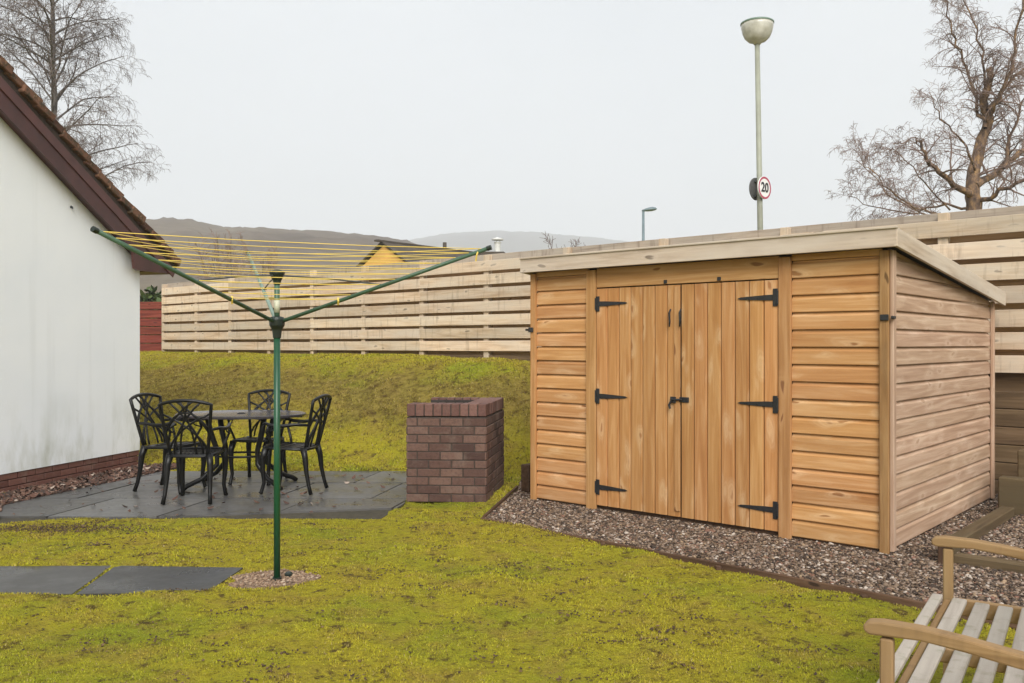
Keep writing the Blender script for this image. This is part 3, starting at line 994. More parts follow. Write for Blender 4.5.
dr = door(D0, DM - .004, -1); dr['label'] = 'right shed door with the latch'
dl = door(DM + .004, D1, 1)
cs = MB(); cs.cbox(S(DM + .025, -.012, .98), (.050, .014, 1.80), S3, .004, 2); cs.build('cover_strip', M['shed_trim'], dl)
lt = MB(); lt.cbox(S(DM - .03, -.012, .975), (.10, .012, .042), S3, .003); lt.cbox(S(DM + .055, -.026, .972), (.05, .012, .05), S3, .003)
lt.tube([S(DM + .07, -.034, .975), S(DM - .03, -.026, .975)], .008, 8)
lt.tube([S(DM + .065, -.034, .965), S(DM + .085, -.038, .93), S(DM + .075, -.038, .90)], .009, 8)
lt.build('latch', M['hinge_black'], dr)
for a_, dd in ((DM + .075, dl), (DM - .02, dr)):
    h_ = MB(); h_.tube([S(a_, -.028, 1.70), S(a_ + .004, -.045, 1.67), S(a_, -.045, 1.60), S(a_ + .012, -.03, 1.56)], [.006, .008, .008, .006], 8)
    h_.build('pull_hook', M['hinge_black'], dd)
for a_ in (1.28, 1.76):
    h_ = MB(); h_.cbox(S(a_, -.006, 1.925), (.03, .012, .03), S3, .003); h_.build('turn_button', M['hinge_black'], shed)
for a_, z in ((.03, 1.60), (SL - .02, 1.55)):
    h_ = MB(); h_.cbox(S(a_, -.026, z), (.055, .014, .042), S3, .003); h_.cbox(S(a_ - .055 if a_ < 1 else a_ + .05, -.010, z), (.02, .05, .02), S3, .003)
    h_.build('corner_bracket', M['hinge_black'], shed)

# ------------------------------------------------------------------ timber fence on the bank
fence = thing('timber_fence', 'tall weathered hit and miss board fence along the top of the bank', 'fence', tuple(FP + A * 8 + Vector((0, 0, 1.2))))
FT = 2.63


def FPt(t, d, z): return FP + A * t - B * d + Vector((0, 0, z))     # d: towards the garden


posts = [16.45, 15.05, 13.75, 12.4, 11.05, 9.62, 8.2, 6.82, 5.35, 3.85, 2.27, .62, -1.0, -2.6]
for t_ in posts:
    m = MB(); top = 2.722
    m.cbox(FPt(t_, .0, (top + .9) / 2), (.095, .092, top - .9), S3, .005, 2)
    m.build('post', M['fence_wood'], fence)
fb, bb, tb = MB(), MB(), MB()
for si in range(0, len(posts) - 1, 2):
    ta = posts[si]; te = posts[min(si + 2, len(posts) - 1)]
    pitch, nb = (.195, 7) if ta > 4 else (.222, 7)
    for k in range(nb):
        z = FT - .075 - k * pitch + random.uniform(-.006, .006)
        hb = .150 if pitch < .2 else .165
        fb.bar(FPt(ta - .003, .060, z), FPt(te + .003, .060, z + random.uniform(-.006, .006)), .026, hb, ch=.003)
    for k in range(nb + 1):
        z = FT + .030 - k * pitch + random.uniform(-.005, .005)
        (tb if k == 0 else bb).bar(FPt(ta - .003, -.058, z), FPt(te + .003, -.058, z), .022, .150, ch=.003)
fb.build('front_boards', M['fence_wood'], fence)
bb.build('rear_boards', M['fence_rear_shaded'], fence)
tb.build('top_boards', M['fence_top'], fence)
m = MB(); m.bar(FPt(12, .02, 1.19), FPt(4.2, .02, 1.17), .03, .16, ch=.003)
m.build('gravel_board', M['fence_dark'], fence)
m = MB(); m.bar(FPt(4.4, -.055, 1.03), FPt(-3.2, -.055, 1.03), .03, .30, ch=.003)
m.build('gravel_board', M['fence_dark'], fence)
m = MB()
for k in range(6):
    z = .89 - k * .17
    m.bar(FPt(4.4, .06, z), FPt(-3.2, .06, z), .07, .166, ch=.008)
tag(m.build('retaining_wall', M['fence_dark'], origin=tuple(FPt(0, 0, 0))), 'brown horizontal timber retaining wall below the fence beside the shed', 'retaining wall')

# red fence
rf = thing('red_fence', 'dark red stained board fence between the house and the long timber fence', 'fence', (-8.2, 20.0, 1.2))
p0 = Vector((-7.62, 19.45, 0)); p1 = Vector((-12.2, 19.9, 0))
m = MB()
for k in range(6):
    z = 2.27 - k * .185
    m.bar(p0 + Vector((0, 0, z)), p1 + Vector((0, 0, z)), .022, .168, ch=.003)
m.build('boards', M['red_fence'], rf)
for k in range(4):
    q = p0.lerp(p1, k / 3.0)
    m = MB(); m.cbox((q.x, q.y + .06, 1.7), (.09, .09, 1.4), ch=.005, grain=2); m.build('post', M['red_fence'], rf)

# ------------------------------------------------------------------ house
HC = Vector((-4.31, 10.19, 0)); HW = Vector((-.241, -.9706, 0)); HN = Vector((.9706, -.241, 0))   # corner, along the gable towards the camera, out of the wall
house = thing('white_house', 'white rendered house gable with brick base and mossy tiled roof', 'house', tuple(HC))
SLP = .599; GW = 8.2; PK = GW / 2


def Hp(w_, n_, z): return HC + HW * w_ + HN * n_ + Vector((0, 0, z))


def rake(w_): return 2.474 + SLP * (min(w_, GW - w_) - .298) if True else 0


m = MB()
zb = .195
out = [(0, zb), (GW, zb), (GW, rake(0) + .2), (PK, rake(PK) + .2), (0, rake(0) + .2)]
m.prism(out, Hp(0, -.15, 0), HW, Vector((0, 0, 1)), HN, .30)
# rear wall to the left
m.cbox(Hp(.15, -4.6, (2.4 + zb) / 2), (.30, 8.6, 2.4 - zb), np.array([HW, HN, (0, 0, 1)]).T, .01)
m.build('wall', M['white_render'], house)
m = MB()
PW = np.array([HW, HN, (0, 0, 1)]).T
m.cbox(Hp(GW / 2, -.16, .0975), (GW - .02, .26, .19), PW, .002)
m.build('plinth_mortar', M['mortar_red'], house)
m = MB()
for r_ in range(3):
    z = .032 + r_ * .0655; x = -.0 + (0.11 if r_ % 2 else 0)
    if r_ % 2: m.cbox(Hp(.052, -.02, z), (.10, .02, .056), PW, .003)
    while x < 5.2:
        m.cbox(Hp(x + .1065, -.02 + random.uniform(-.001, .001), z), (.213, .02, .056), PW, .003); x += .224
m.build('plinth', M['plinth_brick'], house)
# barge boards (near the camera the verge stands 12 cm off the wall)
m = MB()
HBV = .275
def brk(w_): return 2.474 + SLP * (w_ - .298)
out = [(PK, brk(PK)), (.298, 2.474), (.27, 2.27), (.22, 2.255), (-.33, 2.255), (-.47, brk(-.47) + HBV + .02), (PK, brk(PK) + HBV)]
m.prism(out, Hp(0, .12, 0), HW, Vector((0, 0, 1)), HN, .03)
bg = m.build('bargeboard', M['barge'], house)
m = MB(); dirv = Vector((HW.x, HW.y, SLP)).normalized()
m.bar(Hp(-.45, .140, brk(-.45) + HBV - .04), Hp(PK, .140, brk(PK) + HBV - .04), .014, .10, up=dirv.cross(HN))
m.build('bead', M['barge_light'], bg)
m = MB(); out = [(-.02 + GW - w_, z) for (w_, z) in [(PK, brk(PK)), (-.47, brk(-.47) + .05), (-.47, brk(-.47) + HBV), (PK, brk(PK) + HBV)]]
m.prism(out, Hp(0.02, .12, 0), HW, Vector((0, 0, 1)), HN, .03)
m.build('bargeboard', M['barge'], house)
m = MB()     # soffit box along the eave and under the verge
m.cbox(Hp(-.22, -4.4, 2.27), (.44, 9.0, .025), PW, .003)
m.bar(Hp(-.0, .055, brk(0) + .05), Hp(PK, .055, brk(PK) + .05), .10, .015, up=dirv.cross(HN))
m.build('soffit', M['barge'], house)
m = MB()
pts = [Hp(-.50, .10, 2.38), Hp(-.50, -8.5, 2.38)]
m.tube(pts, .055, 10)
m.build('gutter', M['barge'], house)
# roof: stepped tile courses
m = MB()
L = math.hypot(PK + .55, (PK + .55) * SLP); nc = 27; st = (L) / nc
upn = dirv.cross(HN); upn = upn if upn.z > 0 else -upn
for side in (0, 1):
    for c in range(nc):
        w0 = -.53 + c * (PK + .53) / nc; w1 = w0 + (PK + .53) / nc * 1.28
        if c == nc - 1: w1 = PK
        for seg in range(2):
            n_hi, n_lo = ((.185 + random.uniform(-.02, .015), -.16) if seg == 0 else (-.16, -9.0))
            lift = random.uniform(-.008, .008)
            def P(w_, z): return (Hp(w_ if side == 0 else GW - w_, (n_hi + n_lo) / 2, z))
            a_ = P(w0, brk(w0) + HBV + .150 + lift); b_ = P(w1, brk(w1) + HBV + .120 + lift)
            m.bar(a_, b_, n_hi - n_lo, random.uniform(.07, .095) if seg == 0 else .05, up=upn if side == 0 else Vector((-upn.x * 0 + upn.x, upn.y, upn.z)), ch=.008)
rfm = m.build('roof', M['roof_tile'], house)
m = MB()
m.bar(Hp(-.50, .07, brk(-.50) + HBV + .045), Hp(PK, .07, brk(PK) + HBV + .045), .12, .10, up=upn)
m.build('verge_mortar', M['mortar'], rfm)
m = MB(); hk = at(72, 208, 9.0)
w_ = None
for k in range(200):
    w_ = k * .02; q = Hp(w_, 0, 0)
    if (q.x / q.y) <= (72 - CX) / F: break
zk = H + (CY - 207) / F * q.y
m.tube([Hp(w_, 0, zk), Hp(w_, .022, zk), Hp(w_, .024, zk - .02)], .007, 6); m.lathe(Hp(w_, .004, zk), [(.014, 0), (.014, .006)], 10, HN)
m.build('wall_hook', M['strut'], house)

# ------------------------------------------------------------------ brick barbecue
bbq = thing('brick_barbecue', 'square open topped brick barbecue at the patio corner', 'barbecue', tuple(BC))
BM = np.array([BX, BY, (0, 0, 1)]).T
BWd, BDp, BH = .722, 1.03, .865


def Q(x, y, z): return BC + BX * x + BY * y + Vector((0, 0, z))


core = MB(); T_ = .215
core.cbox(Q(BWd / 2, .105, .385), (BWd - .012, .20, .76), BM, .002)
core.cbox(Q(BWd / 2, BDp - .055, .385), (BWd - .012, .098, .76), BM, .002)
core.cbox(Q(BWd - .1075, BDp / 2, .385), (.203, BDp - .33, .76), BM, .002)
core.cbox(Q(.055, BDp / 2, .30), (.098, BDp - .33, .56), BM, .002)
core.build('mortar', M['mortar'], bbq)
m = MB(); ch_ = .0735; bl = BWd / 3.5; bh = .067
for r_ in range(10):
    z = .038 + r_ * .0757
    for face in range(4):
        x0_, x1_ = (0, BWd) if face in (0, 1) else (0.0, BDp)
        x = -bl / 2 if (r_ + face) % 2 else 0.0
        while x < x1_ - .01:
            a_, b_ = max(x, 0), min(x + bl - .010, x1_)
            if b_ - a_ > .03:
                j = random.uniform(-.0025, .0025)
                if face == 0: c, s = Q((a_ + b_) / 2, .009 + j, z), (b_ - a_, .018, bh)
                elif face == 1: c, s = Q((a_ + b_) / 2, BDp - .009 + j, z), (b_ - a_, .018, bh)
                elif face == 2: c, s = Q(BWd - .009 + j, (a_ + b_) / 2, z), (.018, b_ - a_, bh)
                else:
                    c, s = Q(.009 + j, (a_ + b_) / 2, z), (.018, b_ - a_, bh)
                    if z > .57 and .2 < (a_ + b_) / 2 < BDp - .15: x += bl; continue
                if face in (0, 1) or True: m.cbox(c, s, BM, .004)
            x += bl
m.build('brickwork', M['brick'], bbq)
m = MB(); zc = .772 + .055
n_ = 9; pw = BWd / n_
for i in range(n_):
    m.cbox(Q((i + .5) * pw, .106 + random.uniform(-.003, .003), zc), (pw - .010, .212, .108), BM, .004)
    m.cbox(Q((i + .5) * pw, BDp - .055, zc + random.uniform(-.002, .002)), (pw - .010, .108, .108), BM, .004)
n_ = 9; y0_ = .218; pw = (BDp - .11 - y0_) / n_
for i in range(n_):
    m.cbox(Q(BWd - .106 + random.uniform(-.003, .003), y0_ + (i + .5) * pw, zc), (.212, pw - .010, .108), BM, .004)
m.build('rim_bricks', M['rim_brick'], bbq)
m = MB(); m.cbox(Q(.25, BDp - .114, .60), (.49, .008, .52), BM, .001); m.cbox(Q(.25, .218, .60), (.49, .008, .40), BM, .001); m.cbox(Q(BWd - .2185, BDp / 2 + .05, .60), (.008, BDp - .36, .52), BM, .001)
m.build('shade_lining', M['soot_shade'], bbq)  # thin dark panels: shade of the hollow put into their colour
m = MB()
m.cbox(Q(BWd / 2, .105, .822), (BWd - .014, .196, .095), BM, .001); m.cbox(Q(BWd / 2, BDp - .055, .822), (BWd - .014, .094, .095), BM, .001)
m.cbox(Q(BWd - .107, BDp / 2 + .05, .822), (.196, BDp - .33, .095), BM, .001)
m.build('rim_mortar', M['mortar'], bbq)
m = MB(); m.cbox(Q(BWd / 2 - .05, BDp / 2 + .05, .30), (BWd - .33, BDp - .34, .5), BM, .002); m.build('hearth', M['soot_shade'], bbq)
m = MB(); p = ground(470, 393, .66)
V, Fc = ico()
m.add(V * np.array([.11, .09, .07]) * RNG.uniform(.8, 1.2, (12, 1)) + np.array(p), [list(f) for f in Fc])
tag(m.build('earth_clod', M['clod'], origin=tuple(p), smooth=True), 'brown clod of earth on the bank behind the brick barbecue', 'clod')

# ------------------------------------------------------------------ patio set
def arc(fn, n=10): return [fn(i / (n - 1)) for i in range(n)]


def make_chair():
    t = thing('patio_chair', 'x', 'chair', group='cast metal chairs round the patio table')
    mat = M['black_metal']
    s = MB()      # seat: frame ring and fretwork plates
    ring = [(.215 * math.copysign(abs(math.cos(a)) ** .55, math.cos(a)), .01 + .215 * math.copysign(abs(math.sin(a)) ** .55, math.sin(a)), .425 + .012 * math.sin(a)) for a in np.linspace(0, 2 * PI, 33)]
    s.tube(ring, .014, 6, False)
    for k in range(-5, 6):
        x = k * .037; yl = .205 * (1 - .25 * (abs(k) / 5) ** 3)
        s.bar((x, -.195 * (yl / .205) + .01, .424), (x, yl + .005, .432 - .012 * math.cos(x * 6)), .026, .010, ch=.002)
    for y in (-.1, .05, .15): s.bar((-.2, y, .428), (.2, y, .428), .03, .011, ch=.002)
    seat = s.build('seat', mat, t, local=True); auto_smooth(seat)

    def Bk(u, v):
        hw = .162 + .062 * v ** .9
        return Vector((u * hw, -.195 - .10 * v - .028 * (1 - u * u) * (.4 + .6 * v), .435 + .44 * v + .038 * (1 - u * u) * v ** 3))
    b = MB()
    frame = [Bk(-1, v) for v in np.linspace(0, 1, 8)] + [Bk(u, 1) for u in np.linspace(-.86, .86, 9)] + [Bk(1, v) for v in np.linspace(1, 0, 8)]
    b.tube(frame, .0155, 8)
    for s_ in (-1, 1):
        for (u0, u1, v0, v1, pw_) in ((-1, .95, .02, .80, 1.6), (-.78, .62, .0, 1, 1.5), (-.42, .18, .0, 1, 1.35), (-1, .35, .38, 1.0, 1.4)):
            b.tube([Bk(s_ * (u0 + (u1 - u0) * q ** pw_), v0 + (v1 - v0) * q) for q in np.linspace(0, 1, 9)], .0098, 6)
    b.tube([Bk(u, .46 + .34 * (1 - u * u)) for u in np.linspace(-1, 1, 9)], .010, 6)
    back = b.build('backrest', mat, t, local=True, smooth=True)
    for sx in (-1, 1):
        f = MB(); f.tube([(sx * .185, .185, .425), (sx * .198, .215, .34), (sx * .196, .215, .22), (sx * .188, .205, .10), (sx * .198, .228, .012), (sx * .20, .236, .0)],
                         [.036, .031, .023, .018, .019, .022], 8)
        f.build('leg', mat, t, smooth=True, local=True)
        f = MB(); f.tube([(sx * .17, -.175, .43), (sx * .186, -.20, .34), (sx * .190, -.215, .20), (sx * .196, -.24, .08), (sx * .205, -.265, .0)],
                         [.034, .029, .022, .018, .020], 8)
        f.build('leg', mat, t, smooth=True, local=True)
        a = MB()
        b0 = Bk(sx, .48)
        a.tube([b0, (sx * .245, -.12, .655), (sx * .262, -.01, .64), (sx * .262, .10, .645), (sx * .255, .165, .665), (sx * .248, .185, .655)], [.012, .015, .017, .017, .015, .012], 8)
        a.tube([(sx * .255, .13, .65), (sx * .25, .155, .58), (sx * .225, .12, .50), (sx * .205, .10, .43)], .0125, 6)
        a.tube([(sx * .262, .02, .642), (sx * .25, .085, .60), (sx * .25, .15, .585)], .007, 6)
        a.build('armrest', mat, t, smooth=True, local=True)
    return t


ch0 = make_chair()
spots = [((-2.86, 7.97), 92, 'dark cast metal chair nearest the camera, its lattice back towards us'),
         ((-3.29, 8.52), -14, 'dark cast metal chair closest to the white house wall, left of the table'),
         ((-2.10, 8.43), 171, 'dark cast metal chair at the right end of the table, seen side on'),
         ((-2.60, 9.02), -96, 'dark cast metal chair behind the table and dryer pole, facing us')]
for i, ((x, y), ang, lb) in enumerate(spots):
    if i == 0:
        ch0.location = (x, y, .016); ch0.rotation_euler = (0, 0, R(ang - 90)); ch0['label'] = lb
    else: dup(ch0, (x, y, .016), R(ang - 90), lb)

tbl = thing('patio_table', 'oval dark metal patio table with a parasol hole, between the four chairs', 'table', (-2.70, 8.78, .016))
m = MB(); k = 48; ra, rb, zt = .64, .43, .712
prof = [(.0, -.02), (.93, -.02), (.985, -.026), (1.0, -.014), (1.0, -.002), (.985, .004), (.95, .0), (.06, .0)]
V = [(ra * r_ * math.cos(2 * PI * j / k), rb * r_ * math.sin(2 * PI * j / k), zt + z) for (r_, z) in prof[1:] for j in range(k)]
n_ = len(prof) - 1
Fc = [[i * k + j, i * k + (j + 1) % k, (i + 1) * k + (j + 1) % k, (i + 1) * k + j] for i in range(n_ - 1) for j in range(k)]
Fc.append(list(range(k))[::-1])
m.add(V, Fc); m.lathe((0, 0, zt - .021), [(.03, 0), (.03, .012)], 16)
M['table_top'] = plain('table_top', (.05, .045, .05), 0.22, 0, .35, 25, .2, 120, .7)
tp = m.build('tabletop', M['table_top'], tbl, local=True); auto_smooth(tp)
m = MB(); m.lathe((0, 0, zt - .006), [(.040, 0), (.040, .012), (.028, .013), (.028, .004)], 20); m.build('parasol_ring', M['black_metal'], tp, local=True)
m = MB()
for a in np.linspace(0, 2 * PI, 13)[:-1]:
    m.bar((math.cos(a) * ra * .1, math.sin(a) * rb * .1, zt - .03), (math.cos(a) * ra * .95, math.sin(a) * rb * .95, zt - .03), .02, .016, ch=.002)
m.tube([(ra * .5 * math.cos(a), rb * .5 * math.sin(a), zt - .035) for a in np.linspace(0, 2 * PI, 25)], .009, 6, False)
m.build('underframe', M['black_metal'], tbl, local=True)
for a in (40, 140, 220, 320):
    ca, sa = math.cos(R(a)) * .72, math.sin(R(a)) * .56
    m = MB(); m.tube([(ca * .5, sa * .5, zt - .03), (ca * .46, sa * .46, .55), (ca * .36, sa * .36, .36), (ca * .36, sa * .36, .22), (ca * .58, sa * .58, .09), (ca * .80, sa * .80, .03), (ca * .86, sa * .86, .0)],
                     [.028, .030, .026, .024, .024, .025, .026], 8)
    m.build('leg', M['black_metal'], tbl, smooth=True, local=True)
m = MB(); m.tube([(.26 * math.cos(a), .20 * math.sin(a), .30) for a in np.linspace(0, 2 * PI, 25)], .011, 6, False); m.build('brace_ring', M['black_metal'], tbl, smooth=True, local=True)

# ------------------------------------------------------------------ rotary clothes dryer
dry = thing('rotary_clothes_dryer', 'green rotary clothes dryer with yellow lines standing in the lawn', 'clothes dryer', tuple(POLE))
px0, py0 = POLE.x, POLE.y
hubz = H + (CY - 323) / F * py0
capz = H + (CY - 272) / F * py0
m = MB(); m.tube([(px0, py0, -.05), (px0, py0, hubz)], .0195, 16); m.build('pole', M['green_pole'], dry, smooth=True)
m = MB(); m.tube([(px0, py0, hubz), (px0, py0, capz - .05)], .0165, 14); um = m.build('mast', M['green_arm'], dry, smooth=True)
m = MB(); m.tube([(px0, py0, capz - .245), (px0, py0, capz - .17)], .0175, 14); m.build('label_band', M['sticker'], um, smooth=True)
m = MB(); m.lathe((px0, py0, capz - .055), [(.020, -.02), (.024, .0), (.042, .035), (.046, .045), (.046, .056), (.02, .07)], 16); m.build('top_cap', M['dark_plastic'], dry)
m = MB(); m.lathe((px0, py0, hubz), [(.024, -.09), (.027, -.06), (.030, -.04), (.045, -.015), (.048, .02), (.04, .035), (.022, .04)], 16); m.build('hub', M['dark_plastic'], dry)
m = MB(); m.tube([(px0, py0, -.03), (px0, py0, .018)], .027, 12); m.build('ground_socket', M['dark_plastic'], dry)
m = MB(); m.lathe((px0 + .05, py0 + .08, .0), [(.022, 0), (.026, .018), (.016, .028)], 10); m.build('socket_cap', M['dark_plastic'], dry)
hub = Vector((px0, py0, hubz))


def tip(px, py, far, L_=1.40):
    """the tip on its sight line, one arm's length from the hub"""
    d = Vector(((px - CX) / F, 1, (CY - py) / F)); o = Vector((0, 0, H)) - hub
    a_, b_, c_ = d.dot(d), 2 * d.dot(o), o.dot(o) - L_ * L_
    ds = max(b_ * b_ - 4 * a_ * c_, 0)
    t = (-b_ + (1 if far else -1) * math.sqrt(ds)) / (2 * a_)
    return Vector((0, 0, H)) + d * t


TL, TR, TB = tip(95, 230, False), tip(489, 248, False, 1.38), tip(248, 253, True)
tips = [(TL, M['green_arm']), (TR, M['green_arm']), (TB, M['arm_metal'])]
dirs = []
for (tp_, mt) in tips:
    d = (tp_ - hub).normalized(); st_ = hub + d * .035
    m = MB(); m.tube([st_, tp_], .0115, 12); ar = m.build('arm', mt, dry, smooth=True)
    m = MB(); m.tube([tp_ - d * .012, tp_ + d * .014], .0145, 12); m.build('end_cap', M['dark_plastic'], ar)
    dirs.append((hub, tp_))
    mid = hub.lerp(tp_, .52 if mt is not M['arm_metal'] else .42)
    m = MB(); m.tube([(px0, py0, capz - .02), Vector((px0, py0, capz - .02)).lerp(mid, .5) + Vector((0, 0, .008)), mid], .0045, 6); m.build('strut', M['strut'], dry)
fr = [.30, .36, .43, .50, .57, .64, .71, .78, .85, .91, .965]
m = MB()
for f_ in fr:
    pts3 = [h0.lerp(t0, f_) + Vector((0, 0, .012)) for (h0, t0) in dirs]
    for i in range(3):
        p, q = pts3[i], pts3[(i + 1) % 3]
        sag = .012 * f_
        m.tube([p, p.lerp(q, .33) - Vector((0, 0, sag)), p.lerp(q, .67) - Vector((0, 0, sag)), q], .0021, 5)
for (h0, t0) in dirs[:2]:
    p = h0.lerp(t0, .30); m.tube([p + Vector((0, 0, .02)), p + Vector((.004, -.014, 0)), p - Vector((0, 0, .02))], .006, 6)
p = dirs[1][0].lerp(dirs[1][1], .955); m.tube([p + Vector((0, 0, .014)), p + Vector((-.012, -.012, -.02)), p + Vector((-.018, 0, -.055))], .005, 6)
m.build('clothes_line', M['yellow_line'], dry)

# ------------------------------------------------------------------ garden bench
L0 = Vector((1.01, 2.52, 0)); BL = Vector((.548, .837, 0)).normalized(); BMv = Vector((BL.y, -BL.x, 0))   # near front corner, along the seat, towards the back
bench = thing('garden_bench', 'weathered wooden garden bench with curved arms, in the near right corner', 'bench', tuple(L0))
BN = np.array([BL, BMv, (0, 0, 1)]).T
LEN = 1.30


def Bp(l, m_, z): return L0 + BL * l + BMv * m_ + Vector((0, 0, z))


zs = .415
slat_top = lambda m_: zs - .018 * math.sin(min(max(m_ / .46, 0), 1) * PI)
for i in range(6):
    mm = .026 + i * .080
    s = MB(); s.cbox(Bp(LEN / 2, mm, slat_top(mm) - .010), (LEN - .07 if i else LEN - .09, .052 if i else .040, .020), BN, .004, 0)
    s.build('seat_slat', M['bench_slat'], bench)
for l in (.0, LEN):
    f = MB(); f.cbox(Bp(l, .060, .295), (.034, .036, .59), BN, .005, 2); f.build('leg', M['bench_wood'], bench)
    f = MB(); f.prism([(.505, 0), (.565, 0), (.555, .40), (.68, .90), (.63, .90), (.495, .40)], Bp(l, 0, 0), BMv, Vector((0, 0, 1)), BL, .05, grain=1); f.build('leg', M['bench_wood'], bench)
    top = [(0, .622), (.012, .633), (.05, .638), (.15, .637), (.26, .627), (.38, .611), (.50, .598), (.57, .596)]
    bot = [(.57, .560), (.50, .561), (.38, .573), (.26, .591), (.15, .602), (.06, .598), (.015, .596), (0, .606)]
    f = MB(); f.prism(top + bot, Bp(l, 0, 0), BMv, Vector((0, 0, 1)), BL, .048)
    a = f.build('armrest', M['bench_wood'], bench)
    bv = a.modifiers.new('Bevel', 'BEVEL'); bv.width = .006; bv.segments = 2; bv.limit_method = 'ANGLE'
    f = MB(); f.cbox(Bp(l, .29, .36), (.03, .39, .065), BN, .004, 1); f.build('seat_rail', M['bench_wood'], bench)
f = MB(); f.cbox(Bp(LEN / 2, .060, .352), (LEN - .055, .024, .075), BN, .004, 0); f.build('front_rail', M['bench_wood'], bench)
f = MB(); f.cbox(Bp(LEN / 2, .29, .365), (.035, .40, .05), BN, .004, 1); f.build('seat_rail', M['bench_wood'], bench)
f = MB(); f.cbox(Bp(LEN / 2, .652, .865), (LEN - .055, .028, .075), BN, .004, 0); f.cbox(Bp(LEN / 2, .548, .47), (LEN - .055, .028, .05), BN, .004, 0); f.build('back_rail', M['bench_wood'], bench)
for i in range(13):
    l = .09 + i * (LEN - .18) / 12
    f = MB(); f.bar(Bp(l, .550, .495), Bp(l, .644, .83), .045, .016, up=BMv); f.build('back_slat', M['bench_slat'], bench)

# ------------------------------------------------------------------ street lamps and signs
LP = Vector((at(762.5, 224, 11.8).x, 11.8, 1.1)); LT = at(757.2, 43, 11.8)
lamp = thing('street_lamp', 'tall street lamp with a bowl shaped lantern, carrying the round 20 sign', 'street lamp', tuple(LP), group='street lamps beyond the fence')
lowp = LP + (LP - Vector((LT.x, LT.y, LT.z))) * .0
m = MB(); m.tube([LP, LT], [.041, .033], 16); m.build('column', M['lamp_post'], lamp, smooth=True)
m = MB(); m.lathe(LT, [(.045, -.02), (.055, .0), (.115, .022), (.165, .07), (.196, .14), (.210, .21), (.213, .25)], 28); bwl = m.build('lamp_bowl', M['lamp_bowl'], lamp, smooth=True)
m = MB(); m.lathe(LT, [(.035, .0), (.05, .05), (.055, .16), (.04, .24)], 16); m.build('bulb_holder', M['sign_white'], bwl, smooth=True)
m = MB(); m.lathe(LT, [(.212, .250), (.220, .252), (.220, .268), (.20, .280), (.13, .296), (.02, .302)], 28); auto_smooth(m.build('lamp_cap', M['lamp_cap'], lamp))

SC = at(760.0, 188.5, 11.8)
view = Vector((-SC.x, -SC.y, 0)).normalized(); sa = R(57)
SNm = Vector((view.x * math.cos(sa) - view.y * math.sin(sa), view.x * math.sin(sa) + view.y * math.cos(sa), 0))
SX = Vector((-SNm.y, SNm.x, 0))
for s_, lb in ((1, 'round white speed limit sign reading 20 with a red ring'), (-1, 'dark grey back of the round sign facing away, on the other side of the post')):
    n_ = SNm * s_; c = SC + n_ * .058
    sg = thing('speed_limit_sign', lb, 'road sign', tuple(c), group='signs on the street lamp')
    mm = M['sign_white'] if s_ > 0 else M['sign_back']
    m = MB(); m.lathe(c, [(.150, 0), (.152, .002), (.152, .012), (.150, .014)], 36, n_); m.build('plate', mm if s_ > 0 else M['sign_back'], sg)
    if s_ > 0:
        k = 40; V = []
        for (rr, zz) in ((.148, .0165), (.123, .0165)):
            for j in range(k):
                a = 2 * PI * j / k; V.append(c + SX * (rr * math.cos(a)) + Vector((0, 0, rr * math.sin(a))) + n_ * zz)
        m = MB(); m.add([tuple(v) for v in V], [[j, (j + 1) % k, k + (j + 1) % k, k + j] for j in range(k)]); m.build('red_ring', M['sign_red'], sg)
        cu = bpy.data.curves.new('digits', 'FONT'); cu.body = '20'; cu.size = .175; cu.align_x = 'CENTER'; cu.align_y = 'CENTER'; cu.extrude = .001; cu.offset = .004
        to = bpy.data.objects.new('digits', cu); COL.objects.link(to)
        bpy.context.view_layer.update()
        me = bpy.data.meshes.new_from_object(to.evaluated_get(bpy.context.evaluated_depsgraph_get()))
        bpy.data.objects.remove(to)
        me.transform(Matrix(((SX.x, 0, SNm.x), (SX.y, 0, SNm.y), (0, 1, 0))).to_4x4()); me.transform(Matrix.Translation(n_ * .0185))
        me.materials.clear(); me.materials.append(M['sign_black'])
        do = bpy.data.objects.new('digits', me); COL.objects.link(do); do.parent = sg
    for dz in (-.10, .10):
        m = MB(); m.bar(c + Vector((0, 0, dz)) - SX * .06 - n_ * .012, c + Vector((0, 0, dz)) + SX * .06 - n_ * .012, .025, .03)
        m.bar(c + Vector((0, 0, dz)) - n_ * .02, c + Vector((0, 0, dz)) - n_ * .05, .05, .03)
        m.build('bracket', M['flue' if s_ > 0 else 'strut'], sg)

D2 = 30.0; q0 = at(643.3, 300, D2); q1 = at(643.3, 211.5, D2)
lamp2 = thing('street_lamp', 'small distant street lamp with a flat grey side head', 'street lamp', (q0.x, q0.y, 1.1), group='street lamps beyond the fence')
m = MB(); m.tube([(q0.x, q0.y, 1.1), q1], [.07, .042], 12); m.build('column', M['lamp_grey'], lamp2, smooth=True)
m = MB(); V, Fc = ico()
prof = [(-.05, .03, .03), (.02, .075, .05), (.16, .13, .085), (.30, .13, .095), (.42, .08, .06), (.46, .02, .02)]
pts = []
k = 10
for (x, wy, hz) in prof:
    for j in range(k):
        a = 2 * PI * j / k; pts.append((q1.x + x, q1.y + wy * math.cos(a), q1.z + .03 + x * .12 + hz * math.sin(a) * (1 if math.sin(a) > 0 else .55)))
Fc = [[i * k + j, i * k + (j + 1) % k, (i + 1) * k + (j + 1) % k, (i + 1) * k + j] for i in range(len(prof) - 1) for j in range(k)] + [list(range(k))[::-1], [(len(prof) - 1) * k + j for j in range(k)]]
m.add(pts, [f[::-1] for f in Fc]); m.build('lamp_head', M['lamp_grey'], lamp2, smooth=True)

